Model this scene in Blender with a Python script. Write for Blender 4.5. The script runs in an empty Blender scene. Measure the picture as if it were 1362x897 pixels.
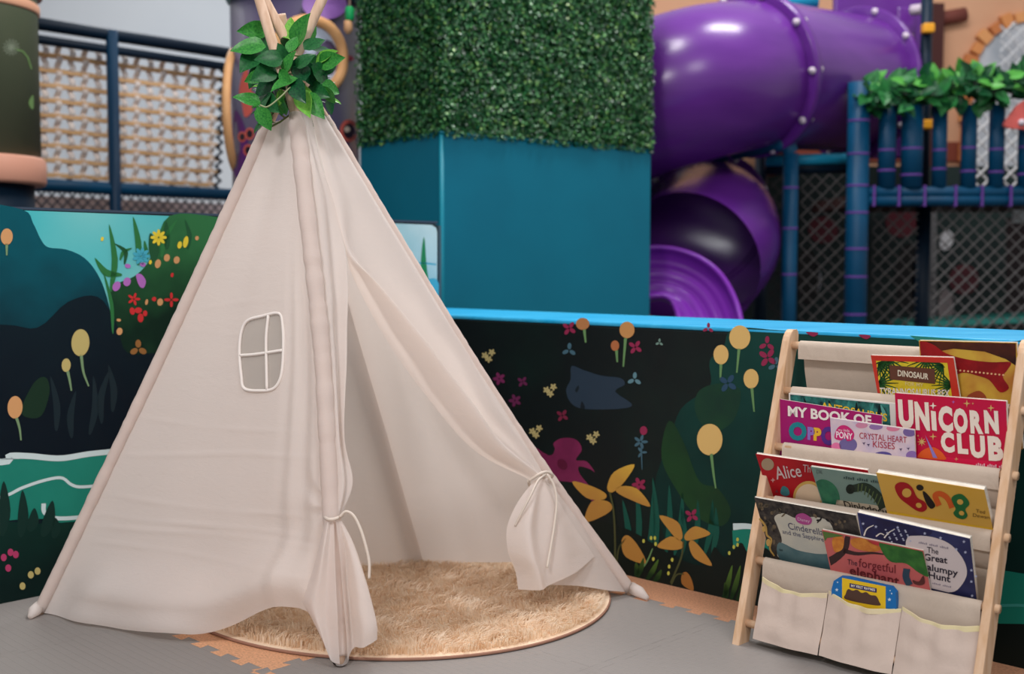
import bpy, bmesh, math, random
import numpy as np
from mathutils import Vector, Matrix, noise

random.seed(7); np.random.seed(7)
SC = bpy.context.scene
COL = SC.collection

# ------------------------------------------------------------------ camera, world, lights, exposure
FPX = 1560.0
PITCH = math.atan(97.5 / FPX)
CAMZ = 1.0
cam_data = bpy.data.cameras.new('camera')
cam_data.sensor_width = 36.0
cam_data.lens = 36.0 * FPX / 1362.0
cam_data.clip_start = 0.05
cam_data.dof.use_dof = True
cam_data.dof.focus_distance = 3.05
cam_data.dof.aperture_fstop = 2.2
cam = bpy.data.objects.new('camera', cam_data)
COL.objects.link(cam)
cam.location = (0, 0, CAMZ)
cam.rotation_euler = (math.pi / 2 - PITCH, 0, 0)
SC.camera = cam

world = bpy.data.worlds.new('world')
SC.world = world
world.use_nodes = True
world.node_tree.nodes['Background'].inputs[0].default_value = (1.0, 0.975, 0.975, 1)
world.node_tree.nodes['Background'].inputs[1].default_value = 0.62

def area_light(name, loc, target, size, watts, color=(1, 1, 1), shape='SQUARE', size_y=None):
    d = bpy.data.lights.new(name, 'AREA')
    d.energy = watts; d.size = size; d.color = color; d.shape = shape
    if size_y: d.size_y = size_y
    o = bpy.data.objects.new(name, d)
    COL.objects.link(o)
    o.location = loc
    o.rotation_euler = (Vector(target) - Vector(loc)).to_track_quat('-Z', 'Y').to_euler()
    return o

area_light('ceiling_lamp_front', (-1.5, -0.5, 3.9), (-0.5, 3.3, 0.6), 0.6, 98, (1.0, 0.955, 0.945))
area_light('ceiling_lamp_side', (1.6, 0.6, 4.4), (0.5, 4.6, 0.9), 1.2, 58, (1.0, 0.96, 0.95))
area_light('fill_light_middle', (0.1, 5.0, 4.7), (0.0, 4.6, 0.0), 1.0, 105, (1.0, 0.97, 0.95))  # added fill light, brightens the teepee's rear panels, its interior and the back
area_light('ceiling_lamp_slide', (2.1, 6.2, 4.8), (1.9, 7.4, 0.8), 1.2, 80, (1.0, 0.97, 0.96), 'RECTANGLE', 0.4)
area_light('ceiling_lamp_left', (-2.6, 8.6, 4.6), (-2.6, 9.0, 0.5), 2.0, 115, (0.95, 0.98, 1.0))

SC.view_settings.view_transform = 'Standard'
SC.view_settings.look = 'None'
SC.view_settings.gamma = 1.0
SC.view_settings.use_curve_mapping = False
SC.view_settings.exposure = 0.0

# ------------------------------------------------------------------ pixel -> direction helpers
CP, SP = math.cos(PITCH), math.sin(PITCH)
CAM = Vector((0, 0, CAMZ))

def ray(px, py):
    x = (px - 681.0) / FPX
    y = -(py - 448.5) / FPX
    return Vector((x, CP + y * SP, -SP + y * CP))

def on_floor(px, py, z=0.0):
    r = ray(px, py)
    return CAM + r * ((z - CAMZ) / r.z)

def on_plane(px, py, o, n):
    r = ray(px, py)
    return CAM + r * ((o - CAM).dot(n) / r.dot(n))

def at_depth(px, py, d):
    r = ray(px, py)
    return CAM + r * (d / r.y)

# ------------------------------------------------------------------ materials
def lin(c):
    c = c / 255.0
    return c / 12.92 if c <= 0.04045 else ((c + 0.055) / 1.055) ** 2.4

def L3(rgb):
    return (lin(rgb[0]), lin(rgb[1]), lin(rgb[2]), 1)

MATS = {}

def mat(rgb, rough=0.6, name=None, rgb2=None, scale=8.0, bump=0.0, bump_scale=60.0, coat=0.0, spec=0.22,
        metallic=0.0, stretch=None, detail=4.0, contrast=None):
    key = (tuple(rgb), rough, rgb2 and tuple(rgb2), scale, bump, bump_scale, coat, spec, metallic, stretch, contrast)
    if key in MATS: return MATS[key]
    m = bpy.data.materials.new(name or 'paint_%d_%d_%d' % tuple(int(c) for c in rgb))
    m.use_nodes = True
    nt = m.node_tree
    b = nt.nodes['Principled BSDF']
    b.inputs['Base Color'].default_value = L3(rgb)
    b.inputs['Roughness'].default_value = rough
    b.inputs['Metallic'].default_value = metallic
    b.inputs['Coat Weight'].default_value = coat
    b.inputs['Coat Roughness'].default_value = 0.12
    b.inputs['Specular IOR Level'].default_value = spec
    if rgb2 or bump:
        tc = nt.nodes.new('ShaderNodeTexCoord')
        vec = tc.outputs['Object']
        if stretch:
            mp = nt.nodes.new('ShaderNodeMapping')
            mp.inputs['Scale'].default_value = stretch
            nt.links.new(vec, mp.inputs['Vector']); vec = mp.outputs['Vector']
    if rgb2:
        n = nt.nodes.new('ShaderNodeTexNoise')
        n.inputs['Scale'].default_value = scale
        n.inputs['Detail'].default_value = detail
        nt.links.new(vec, n.inputs['Vector'])
        rp = nt.nodes.new('ShaderNodeValToRGB')
        lo, hi = contrast or (0.35, 0.65)
        rp.color_ramp.elements[0].position = lo; rp.color_ramp.elements[1].position = hi
        rp.color_ramp.elements[0].color = L3(rgb); rp.color_ramp.elements[1].color = L3(rgb2)
        nt.links.new(n.outputs['Fac'], rp.inputs['Fac'])
        nt.links.new(rp.outputs['Color'], b.inputs['Base Color'])
    if bump:
        n2 = nt.nodes.new('ShaderNodeTexNoise')
        n2.inputs['Scale'].default_value = bump_scale
        n2.inputs['Detail'].default_value = 3
        nt.links.new(vec, n2.inputs['Vector'])
        bp = nt.nodes.new('ShaderNodeBump')
        bp.inputs['Strength'].default_value = bump
        bp.inputs['Distance'].default_value = 0.01
        nt.links.new(n2.outputs['Fac'], bp.inputs['Height'])
        nt.links.new(bp.outputs['Normal'], b.inputs['Normal'])
    MATS[key] = m
    return m

def mat_print(top, bottom, z_top, z_bottom, rough=0.55):
    """ink that fades from one printed colour to another up the wall"""
    key = ('print', tuple(top), tuple(bottom), z_top, z_bottom)
    if key in MATS: return MATS[key]
    m = bpy.data.materials.new('printed_fade_%d_%d_%d' % tuple(top))
    m.use_nodes = True
    nt = m.node_tree
    b = nt.nodes['Principled BSDF']
    b.inputs['Roughness'].default_value = rough
    b.inputs['Specular IOR Level'].default_value = 0.15
    g = nt.nodes.new('ShaderNodeNewGeometry')
    s = nt.nodes.new('ShaderNodeSeparateXYZ')
    nt.links.new(g.outputs['Position'], s.inputs[0])
    mr = nt.nodes.new('ShaderNodeMapRange')
    mr.inputs['From Min'].default_value = z_bottom
    mr.inputs['From Max'].default_value = z_top
    nt.links.new(s.outputs['Z'], mr.inputs['Value'])
    nz = nt.nodes.new('ShaderNodeTexNoise'); nz.inputs['Scale'].default_value = 9
    nt.links.new(g.outputs['Position'], nz.inputs['Vector'])
    ad = nt.nodes.new('ShaderNodeMath'); ad.operation = 'MULTIPLY_ADD'
    ad.inputs[1].default_value = 0.7; ad.inputs[2].default_value = -0.35
    nt.links.new(nz.outputs['Fac'], ad.inputs[0])
    ad2 = nt.nodes.new('ShaderNodeMath'); ad2.operation = 'ADD'; ad2.use_clamp = True
    nt.links.new(ad.outputs[0], ad2.inputs[0]); nt.links.new(mr.outputs[0], ad2.inputs[1])
    rp = nt.nodes.new('ShaderNodeValToRGB')
    rp.color_ramp.elements[0].color = L3(bottom); rp.color_ramp.elements[1].color = L3(top)
    nt.links.new(ad2.outputs[0], rp.inputs['Fac'])
    nt.links.new(rp.outputs['Color'], b.inputs['Base Color'])
    MATS[key] = m
    return m

def mat_cloth(rgb, trans=0.3, name='cotton_canvas', weave=900.0, crease=0.35, crease_dir=(0.8, 0.8, 9.0)):
    m = bpy.data.materials.new(name)
    m.use_nodes = True
    nt = m.node_tree
    b = nt.nodes['Principled BSDF']
    b.inputs['Base Color'].default_value = L3(rgb)
    b.inputs['Roughness'].default_value = 0.9
    b.inputs['Specular IOR Level'].default_value = 0.15
    b.inputs['Sheen Weight'].default_value = 0.15
    out = nt.nodes['Material Output']
    tr = nt.nodes.new('ShaderNodeBsdfTranslucent')
    tr.inputs['Color'].default_value = L3(tuple(min(255, c) for c in (rgb[0] + 4, rgb[1] - 2, rgb[2] - 8)))
    mx = nt.nodes.new('ShaderNodeMixShader'); mx.inputs[0].default_value = trans
    nt.links.new(b.outputs[0], mx.inputs[1]); nt.links.new(tr.outputs[0], mx.inputs[2])
    nt.links.new(mx.outputs[0], out.inputs['Surface'])
    g = nt.nodes.new('ShaderNodeNewGeometry')
    w = nt.nodes.new('ShaderNodeTexNoise'); w.inputs['Scale'].default_value = weave
    nt.links.new(g.outputs['Position'], w.inputs['Vector'])
    mp = nt.nodes.new('ShaderNodeMapping'); mp.inputs['Scale'].default_value = crease_dir
    nt.links.new(g.outputs['Position'], mp.inputs['Vector'])
    c = nt.nodes.new('ShaderNodeTexNoise'); c.inputs['Scale'].default_value = 3.0
    c.inputs['Detail'].default_value = 5; c.inputs['Distortion'].default_value = 0.6
    nt.links.new(mp.outputs[0], c.inputs['Vector'])
    k_ = nt.nodes.new('ShaderNodeTexNoise'); k_.inputs['Scale'].default_value = 14.0
    k_.inputs['Detail'].default_value = 6; k_.inputs['Roughness'].default_value = .65; k_.inputs['Distortion'].default_value = 1.2
    nt.links.new(mp.outputs[0], k_.inputs['Vector'])
    b3 = nt.nodes.new('ShaderNodeBump'); b3.inputs['Strength'].default_value = 0.16; b3.inputs['Distance'].default_value = 0.006
    nt.links.new(k_.outputs['Fac'], b3.inputs['Height'])
    b1 = nt.nodes.new('ShaderNodeBump'); b1.inputs['Strength'].default_value = 0.2; b1.inputs['Distance'].default_value = 0.002
    b2 = nt.nodes.new('ShaderNodeBump'); b2.inputs['Strength'].default_value = crease; b2.inputs['Distance'].default_value = 0.02
    nt.links.new(w.outputs['Fac'], b1.inputs['Height'])
    nt.links.new(c.outputs['Fac'], b2.inputs['Height'])
    nt.links.new(b1.outputs[0], b3.inputs['Normal']); nt.links.new(b3.outputs[0], b2.inputs['Normal'])
    nt.links.new(b2.outputs[0], b.inputs['Normal'])
    nt.links.new(b2.outputs[0], tr.inputs['Normal'])
    return m

def mat_gauze(rgb, alpha, name):
    m = bpy.data.materials.new(name)
    m.use_nodes = True
    nt = m.node_tree
    b = nt.nodes['Principled BSDF']
    b.inputs['Base Color'].default_value = L3(rgb); b.inputs['Roughness'].default_value = 0.9
    t = nt.nodes.new('ShaderNodeBsdfTransparent')
    mx = nt.nodes.new('ShaderNodeMixShader'); mx.inputs[0].default_value = alpha
    nt.links.new(t.outputs[0], mx.inputs[1]); nt.links.new(b.outputs[0], mx.inputs[2])
    nt.links.new(mx.outputs[0], nt.nodes['Material Output'].inputs['Surface'])
    return m

CANVAS = mat_cloth((243, 237, 234), 0.50, 'cream_cotton_canvas', crease=0.10, crease_dir=(1.6, 1.6, 4.0))
SLING = mat_cloth((206, 190, 174), 0.08, 'unbleached_cotton', crease=0.2, crease_dir=(6, 6, 3))
POCKET = mat_cloth((212, 194, 182), 0.08, 'unbleached_pocket_cotton', crease=0.3, crease_dir=(3, 3, 2))
TRIM = mat((238, 230, 224), 0.8, 'white_cotton_tape')
PINE = mat((226, 194, 164), 0.5, 'pine_wood', (210, 170, 132), 5.0, 0.05, 40, stretch=(9, 9, 1.2))
BIRCH = mat((226, 196, 172), 0.55, 'pale_pole_wood', (206, 172, 146), 6.0, stretch=(10, 10, 1.5))
GREYFOAM = None

# ------------------------------------------------------------------ mesh builder
class MB:
    def __init__(s): s.v = []; s.f = []; s.mi = []; s.mats = []
    def m(s, material):
        if material not in s.mats: s.mats.append(material)
        return s.mats.index(material)
    def add(s, vs, fs, material):
        o = len(s.v); k = s.m(material)
        s.v += [tuple(v) for v in vs]
        for f in fs:
            s.f.append(tuple(i + o for i in f)); s.mi.append(k)
    def box(s, c, half, material, ax=None):
        c = Vector(c)
        ax = ax or (Vector((1, 0, 0)), Vector((0, 1, 0)), Vector((0, 0, 1)))
        vs = [c + ax[0] * half[0] * i + ax[1] * half[1] * j + ax[2] * half[2] * k
              for k in (-1, 1) for j in (-1, 1) for i in (-1, 1)]
        s.add(vs, [(0, 2, 3, 1), (4, 5, 7, 6), (0, 1, 5, 4), (2, 6, 7, 3), (0, 4, 6, 2), (1, 3, 7, 5)], material)
    def tube(s, pts, rad, material, n=10, cap=True, squash=None):
        pts = [Vector(p) for p in pts]
        if not hasattr(rad, '__len__'): rad = [rad] * len(pts)
        vs, fs = [], []
        up = None
        for i, p in enumerate(pts):
            t = (pts[min(i + 1, len(pts) - 1)] - pts[max(i - 1, 0)]).normalized()
            if up is None:
                up = Vector((0, 0, 1)) if abs(t.z) < 0.9 else Vector((0, 1, 0))
            a = (up - t * up.dot(t)).normalized(); up = a
            b = t.cross(a)
            for k in range(n):
                an = 2 * math.pi * k / n
                vs.append(p + (a * math.cos(an) + b * math.sin(an)) * rad[i])
        for i in range(len(pts) - 1):
            for k in range(n):
                k2 = (k + 1) % n
                fs.append((i * n + k, i * n + k2, (i + 1) * n + k2, (i + 1) * n + k))
        if cap:
            fs.append(tuple(range(n - 1, -1, -1)))
            fs.append(tuple((len(pts) - 1) * n + k for k in range(n)))
        s.add(vs, fs, material)
    def lathe(s, c, prof, material, n=40, cap=True):
        """prof: list of (radius, z)"""
        c = Vector(c); vs = []; fs = []
        for r, z in prof:
            for k in range(n):
                a = 2 * math.pi * k / n
                vs.append(c + Vector((r * math.cos(a), r * math.sin(a), z)))
        for i in range(len(prof) - 1):
            for k in range(n):
                k2 = (k + 1) % n
                fs.append((i * n + k, i * n + k2, (i + 1) * n + k2, (i + 1) * n + k))
        if cap:
            fs.append(tuple(range(n - 1, -1, -1)))
            fs.append(tuple((len(prof) - 1) * n + k for k in range(n)))
        s.add(vs, fs, material)
    def grid(s, rows, material, closed=False):
        nv = len(rows); nu = len(rows[0])
        vs = [p for r in rows for p in r]
        fs = []
        for j in range(nv - 1):
            for i in range(nu - 1 if not closed else nu):
                i2 = (i + 1) % nu
                fs.append((j * nu + i, j * nu + i2, (j + 1) * nu + i2, (j + 1) * nu + i))
        s.add(vs, fs, material)
    def sphere(s, c, r, material, n=10):
        c = Vector(c)
        prof = [(max(1e-4, r * math.sin(math.pi * i / n)), -r * math.cos(math.pi * i / n)) for i in range(n + 1)]
        s.lathe(c, prof, material, n * 2, False)
    def build(s, name, parent=None, smooth=False, bevel=0.0, kind=None, label=None):
        me = bpy.data.meshes.new(name)
        me.from_pydata(s.v, [], s.f)
        for m in s.mats: me.materials.append(m)
        me.polygons.foreach_set('material_index', s.mi)
        if smooth: me.polygons.foreach_set('use_smooth', [True] * len(me.polygons))
        me.update()
        o = bpy.data.objects.new(name, me)
        COL.objects.link(o)
        if parent is not None: attach(o, parent)
        if bevel:
            b = o.modifiers.new('bevel', 'BEVEL'); b.width = bevel; b.segments = 2; b.limit_method = 'ANGLE'
        if smooth == 'auto':
            pass
        if kind: o['kind'] = kind
        if label: o['label'] = label
        return o

def world_matrix(o):
    m = Matrix.Translation(o.location) @ o.rotation_euler.to_matrix().to_4x4()
    if o.parent is not None:
        m = world_matrix(o.parent) @ o.matrix_parent_inverse @ m
    return m

def attach(o, parent):
    o.parent = parent
    o.matrix_parent_inverse = world_matrix(parent).inverted()

def thing(name, label, cat, loc, group=None):
    o = bpy.data.objects.new(name, None)
    o.empty_display_size = 0.1
    COL.objects.link(o)
    o.location = loc
    tag(o, label, cat, group)
    return o

def tag(o, label, cat, group=None):
    o['label'] = label; o['category'] = cat
    if group: o['group'] = group
    return o

def structure(o):
    o['kind'] = 'structure'; return o

def catmull(pts, n, closed=False):
    pts = [Vector(p) for p in pts]
    out = []
    m = len(pts)
    if closed:
        for i in range(m):
            p0, p1, p2, p3 = pts[i - 1], pts[i], pts[(i + 1) % m], pts[(i + 2) % m]
            for k in range(n):
                out.append(cr(p0, p1, p2, p3, k / n))
        return out
    ext = [pts[0] * 2 - pts[1]] + pts + [pts[-1] * 2 - pts[-2]]
    total = n
    for j in range(total):
        t = j / (total - 1) * (m - 1)
        i = min(int(t), m - 2)
        out.append(cr(ext[i], ext[i + 1], ext[i + 2], ext[i + 3], t - i))
    return out

def cr(p0, p1, p2, p3, t):
    return 0.5 * ((2 * p1) + (p2 - p0) * t + (2 * p0 - 5 * p1 + 4 * p2 - p3) * t * t + (3 * p1 - p0 - 3 * p2 + p3) * t ** 3)

# ------------------------------------------------------------------ flat print on a plane (walls, covers)
class Sheet:
    """a printed plane: outlines are given as photo pixels and land on the plane"""
    def __init__(s, o, n, parent):
        s.o = Vector(o); s.n = Vector(n).normalized(); s.parent = parent; s.layer = 1; s.step = 0.0005
    def p(s, px, py, lay):
        return on_plane(px, py, s.o + s.n * (s.step * lay), s.n)
    def shape(s, name, polys, lay=None, parent=None, label=None):
        """polys: list of (pixel points, material)"""
        lay = s.layer if lay is None else lay
        b = MB()
        for pts, material in polys:
            vs = [s.p(x, y, lay) for x, y in pts]
            nn = sum(((vs[i].cross(vs[(i + 1) % len(vs)])) for i in range(len(vs))), Vector())
            if nn.dot(s.n) < 0: vs.reverse()
            b.add(vs, [tuple(range(len(vs)))], material)
        return b.build(name, parent or s.parent, label=label)
    def text(s, name, body, x0, y0, x1, y1, h, material, lay=None, bold=0.02, up=None, parent=None):
        lay = s.layer if lay is None else lay
        cu = bpy.data.curves.new('lettering', 'FONT')
        cu.body = body; cu.offset = bold; cu.resolution_u = 3; cu.fill_mode = 'FRONT'
        to = bpy.data.objects.new('lettering', cu)
        me = bpy.data.meshes.new_from_object(to)
        bpy.data.objects.remove(to); bpy.data.curves.remove(cu)
        if not len(me.vertices): return None
        co = np.zeros(len(me.vertices) * 3); me.vertices.foreach_get('co', co); co = co.reshape(-1, 3)
        mnx, mxx = co[:, 0].min(), co[:, 0].max()
        cap = 0.69
        ux, uy = up if up else (0.0, -1.0)
        res = []
        for x, y, z in co:
            t = (x - mnx) / (mxx - mnx); v = y / cap * h
            q = s.p(x0 + (x1 - x0) * t + ux * v, y0 + (y1 - y0) * t + uy * v, lay)
            res += [q.x, q.y, q.z]
        me.vertices.foreach_set('co', res)
        me.materials.clear(); me.materials.append(material)
        me.name = name; me.update()
        if len(me.polygons) and sum((p.normal.dot(s.n) for p in me.polygons)) < 0: me.flip_normals()
        o = bpy.data.objects.new(name, me); COL.objects.link(o)
        attach(o, parent or s.parent)
        return o

def ell(cx, cy, rx, ry, n=24, rot=0.0):
    c, si = math.cos(rot), math.sin(rot)
    out = []
    for k in range(n):
        a = 2 * math.pi * k / n
        x, y = rx * math.cos(a), ry * math.sin(a)
        out.append((cx + x * c - y * si, cy + x * si + y * c))
    return out

def blob(pts, n=5):
    return [(p.x, p.y) for p in catmull([(x, y, 0) for x, y in pts], n, True)]

def stroke(pts, w0, w1=None, n=14):
    w1 = w0 if w1 is None else w1
    c = catmull([(x, y, 0) for x, y in pts], n)
    a, b = [], []
    for i, p in enumerate(c):
        t = (c[min(i + 1, n - 1)] - c[max(i - 1, 0)]).normalized()
        w = (w0 + (w1 - w0) * i / (n - 1)) / 2
        a.append((p.x - t.y * w, p.y + t.x * w)); b.append((p.x + t.y * w, p.y - t.x * w))
    return a + b[::-1]

def blade(x0, y0, x1, y1, w, bend=0.0):
    dx, dy = x1 - x0, y1 - y0
    l = math.hypot(dx, dy); nx, ny = -dy / l, dx / l
    mx, my = x0 + dx * .45 + nx * bend, y0 + dy * .45 + ny * bend
    return blob([(x0 - nx * w * .25, y0 - ny * w * .25), (mx - nx * w / 2, my - ny * w / 2), (x1, y1),
                 (mx + nx * w / 2, my + ny * w / 2), (x0 + nx * w * .25, y0 + ny * w * .25)], 4)

def star(cx, cy, r, n=5, inner=0.4, rot=0.0):
    return [(cx + (r if k % 2 == 0 else r * inner) * math.sin(math.pi * k / n + rot),
             cy - (r if k % 2 == 0 else r * inner) * math.cos(math.pi * k / n + rot)) for k in range(2 * n)]

def petals(cx, cy, r, n, m, w=0.38, rot=0.0):
    out = []
    for k in range(n):
        a = 2 * math.pi * k / n + rot
        out.append((ell(cx + r * .6 * math.cos(a), cy + r * .6 * math.sin(a), r * .5, r * w * .6, 10, a), m))
    return out

# ================================================================== THE SETTING
RU = Vector((0.716, -0.698, 0)).normalized()      # along the right barrier, towards the viewer's right
RN = Vector((-0.698, -0.716, 0)).normalized()     # out of the right barrier, into the play corner
LU = Vector((0.6995, 0.7146, 0)).normalized()     # along the left barrier, away from the viewer
LN = Vector((0.7146, -0.6995, 0)).normalized()    # out of the left barrier
UP = Vector((0, 0, 1))
W0 = on_floor(833, 765)                            # foot of the right barrier
V0 = on_floor(0, 803.5)                            # foot of the left barrier

# --- floor slab and the interlocking foam tiles that lie on it
b = MB(); b.box((0, 5.5, -0.035), (9, 9, 0.02), mat((92, 92, 96), 0.6, 'rubber_floor', (80, 80, 84), 3))
floor = structure(b.build('floor'))

def mat_foam(rgb, name, weave):
    m = bpy.data.materials.new(name); m.use_nodes = True
    nt = m.node_tree; p = nt.nodes['Principled BSDF']
    p.inputs['Base Color'].default_value = L3(rgb); p.inputs['Roughness'].default_value = 0.52
    g = nt.nodes.new('ShaderNodeNewGeometry')
    mp = nt.nodes.new('ShaderNodeMapping'); mp.inputs['Rotation'].default_value = (0, 0, math.radians(45))
    nt.links.new(g.outputs['Position'], mp.inputs[0])
    if weave:
        t = nt.nodes.new('ShaderNodeTexBrick')
        t.inputs['Scale'].default_value = 11; t.inputs['Mortar Size'].default_value = 0.02
        t.inputs['Mortar Smooth'].default_value = 1.0
        t.inputs['Color1'].default_value = (1, 1, 1, 1); t.inputs['Color2'].default_value = (.8, .8, .8, 1)
        t.inputs['Mortar'].default_value = (0, 0, 0, 1)
        nt.links.new(mp.outputs[0], t.inputs['Vector']); h = t.outputs['Color']
    else:
        t = nt.nodes.new('ShaderNodeTexNoise'); t.inputs['Scale'].default_value = 160
        nt.links.new(mp.outputs[0], t.inputs['Vector']); h = t.outputs['Fac']
        r = nt.nodes.new('ShaderNodeValToRGB')
        r.color_ramp.elements[0].color = L3(tuple(c * 0.86 for c in rgb)); r.color_ramp.elements[1].color = L3(rgb)
        r.color_ramp.elements[0].position = .35; r.color_ramp.elements[1].position = .6
        nt.links.new(h, r.inputs[0]); nt.links.new(r.outputs[0], p.inputs['Base Color'])
    bp = nt.nodes.new('ShaderNodeBump'); bp.inputs['Strength'].default_value = 0.3; bp.inputs['Distance'].default_value = 0.004
    nt.links.new(h, bp.inputs['Height']); nt.links.new(bp.outputs[0], p.inputs['Normal'])
    return m
FOAM_GREY = mat_foam((139, 134, 131), 'grey_eva_foam', True)
FOAM_PEACH = mat_foam((226, 168, 128), 'peach_eva_foam', False)
FOAM_TAN = mat_foam((206, 150, 116), 'tan_eva_foam', False)

TILE = 0.573
def jig(t):
    """offset of the puzzle edge along its length, t in 0..1"""
    k = 6
    f = (t * k) % 1.0
    return 0.011 if 0.22 < f < 0.78 else -0.011
def edge_pts():
    pts = []
    k = 6
    for i in range(k):
        for f, d in ((0.0, -1), (0.27, -1), (0.19, 1), (0.81, 1), (0.73, -1)):
            t = (i + f) / k
            pts.append((t if t else -0.013 / TILE, 0.013 * d))
    pts.append((1 - 0.013 / TILE, -0.013))
    return pts
def tile_mesh():
    g = 0.0003
    E1 = edge_pts()
    out = []
    for t, d in E1: out.append((t * TILE, d + g))
    for t, d in E1: out.append((TILE + d - g, t * TILE))
    for t, d in E1[::-1]: out.append((t * TILE, TILE + d - g))
    for t, d in E1[::-1]: out.append((d + g, t * TILE))
    # drop near duplicates
    clean = []
    for p in out:
        if not clean or (abs(p[0] - clean[-1][0]) + abs(p[1] - clean[-1][1])) > 1e-4: clean.append(p)
    n = len(clean)
    me = bpy.data.meshes.new('foam_tile')
    vs = [(x, y, 0.0) for x, y in clean] + [(x, y, -0.0148) for x, y in clean]
    fs = [tuple(range(n)), tuple(range(2 * n - 1, n - 1, -1))] + [(i, n + i, n + (i + 1) % n, (i + 1) % n) for i in range(n)]
    me.from_pydata(vs, [], fs)
    me.materials.append(FOAM_GREY)
    me.update()
    bm = bmesh.new(); bm.from_mesh(me); bmesh.ops.recalc_face_normals(bm, faces=bm.faces); bm.to_mesh(me); bm.free()
    return me
TM = tile_mesh()
# tile lattice: one corner seen in the photo, axes along the two barriers
corner = on_floor(348, 893)
AX, AY = RU, -RN
rot = math.atan2(AX.y, AX.x)
for i in range(-4, 3):
    for j in range(-3, 4):
        o3 = corner + AX * (i * TILE) + AY * (j * TILE)
        c3 = o3 + (AX + AY) * TILE / 2
        if (c3 - W0).dot(RN) < -0.25 or (c3 - V0).dot(LN) < -0.55: continue
        o = bpy.data.objects.new('foam_tile', TM)
        COL.objects.link(o)
        o.location = (o3.x, o3.y, 0.0); o.rotation_euler = (0, 0, rot)
        attach(o, floor)
        colour = FOAM_GREY
        if (i, j) in ((-1, 0), (0, -1), (-2, 1)): colour = FOAM_PEACH
        if j == 2: colour = FOAM_TAN
        o.material_slots[0].link = 'OBJECT'; o.material_slots[0].material = colour

# --- padded barrier on the right: thick foam block, blue vinyl top, printed face
HR = 0.813; THK = 0.45
a0, a1 = -1.36, 2.6
RBASE = mat((11, 20, 22), 0.5, 'dark_printed_vinyl', (13, 34, 30), 3.0, contrast=(0.45, 0.75))
BLUE_TOP = mat((26, 158, 212), 0.42, 'sky_blue_vinyl', (64, 178, 226), 3.0, 0.25, 5.0, stretch=(1, 4, 1))
c = W0 + RU * (a0 + a1) / 2 - RN * (THK / 2)
b = MB(); b.box((c.x, c.y, (HR - 0.014) / 2), ((a1 - a0) / 2, THK / 2, (HR - 0.014) / 2), RBASE, (RU, -RN, UP))
wall_right = structure(b.build('wall_right', bevel=0.006))
b = MB(); b.box((c.x, c.y, HR - 0.007), ((a1 - a0) / 2, THK / 2 + 0.001, 0.007), BLUE_TOP, (RU, -RN, UP))
b.build('top_cover', wall_right, bevel=0.005, label='sky blue vinyl top of the padded barrier')

# --- taller padded barrier on the left
HL = 1.16; TL = 0.12
s0, s1 = -1.6, 1.74
LBASE = mat((9, 24, 32), 0.5, 'night_blue_printed_vinyl', (14, 36, 46), 2.5)
c = V0 + LU * (s0 + s1) / 2 - LN * TL / 2
b = MB(); b.box((c.x, c.y, HL / 2), ((s1 - s0) / 2, TL / 2, HL / 2), LBASE, (LU, -LN, UP))
wall_left = structure(b.build('wall_left', bevel=0.012))
e = V0 + LU * (s1 + 0.006) - LN * TL / 2
b = MB(); b.box((e.x, e.y, HL / 2), (0.006, TL / 2 + 0.003, HL / 2 - 0.01), mat((70, 90, 100), 0.5), (LU, -LN, UP))
b.build('end_trim', wall_left)
e = V0 + LU * (s0 + s1) / 2 - LN * TL / 2
b = MB(); b.box((e.x, e.y, HL + 0.003), ((s1 - s0) / 2, TL / 2 - 0.004, 0.004), mat((60, 74, 92), 0.45), (LU, -LN, UP))
b.build('top_cover', wall_left)

# --- the hall behind
b = MB(); b.box((0, 11.6, 2.6), (9, 0.1, 2.65), mat((186, 192, 198), 0.8, 'pale_plaster', (198, 202, 206), 0.6))
structure(b.build('wall_back'))
b = MB(); b.box((-6.0, 5.5, 2.6), (0.1, 6.0, 2.65), mat((178, 182, 188), 0.8))
structure(b.build('wall_side'))

# ================================================================== MURAL ON THE LEFT BARRIER
ML = Sheet(V0 + Vector((0, 0, 0.5)), LN, wall_left)
def z_l(py, px=60):      # height on the left barrier of a pixel row
    return on_plane(px, py, V0, LN).z
ML.shape('printed_sky', [([(18, 279.5), (318, 291), (318, 330), (230, 430), (150, 470), (120, 400), (60, 350), (30, 310)],
         mat_print((60, 190, 196), (178, 222, 214), 0.2, 1.6, 0.5) if False else mat((58, 186, 194), 0.5, 'printed_sky_ink', (150, 214, 210), 1.6, detail=1, contrast=(0.4, 0.62))) ], 1)
ML.shape('printed_hill', [(blob([(-140, 270), (-40, 268), (30, 279), (44, 297), (54, 318), (64, 329), (88, 332), (112, 343), (130, 365), (142, 395),
                           (152, 440), (158, 480), (130, 560), (30, 580), (-140, 570)], 4), mat_print((0, 84, 98), (6, 24, 36), 1.04, 0.70))], 2)
ML.shape('printed_bush', [(blob([(226, 287), (290, 289), (345, 300), (330, 400), (240, 490), (190, 505), (160, 480), (150, 430), (146, 390), (155, 378), (178, 368), (195, 352), (206, 330)], 4),
                           mat_print((48, 112, 66), (10, 40, 28), 1.10, 0.82))], 3)
ML.shape('printed_shadow', [(blob([(-140, 440), (0, 432), (50, 436), (90, 402), (130, 395), (155, 430), (170, 470), (230, 480), (250, 600), (150, 615), (60, 608), (-140, 620)], 4),
                             mat_print((8, 28, 38), (4, 18, 30), .9, .55))], 4)
grass_g = mat((44, 116, 62), 0.5); grass_d = mat((30, 84, 50), 0.5)
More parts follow.
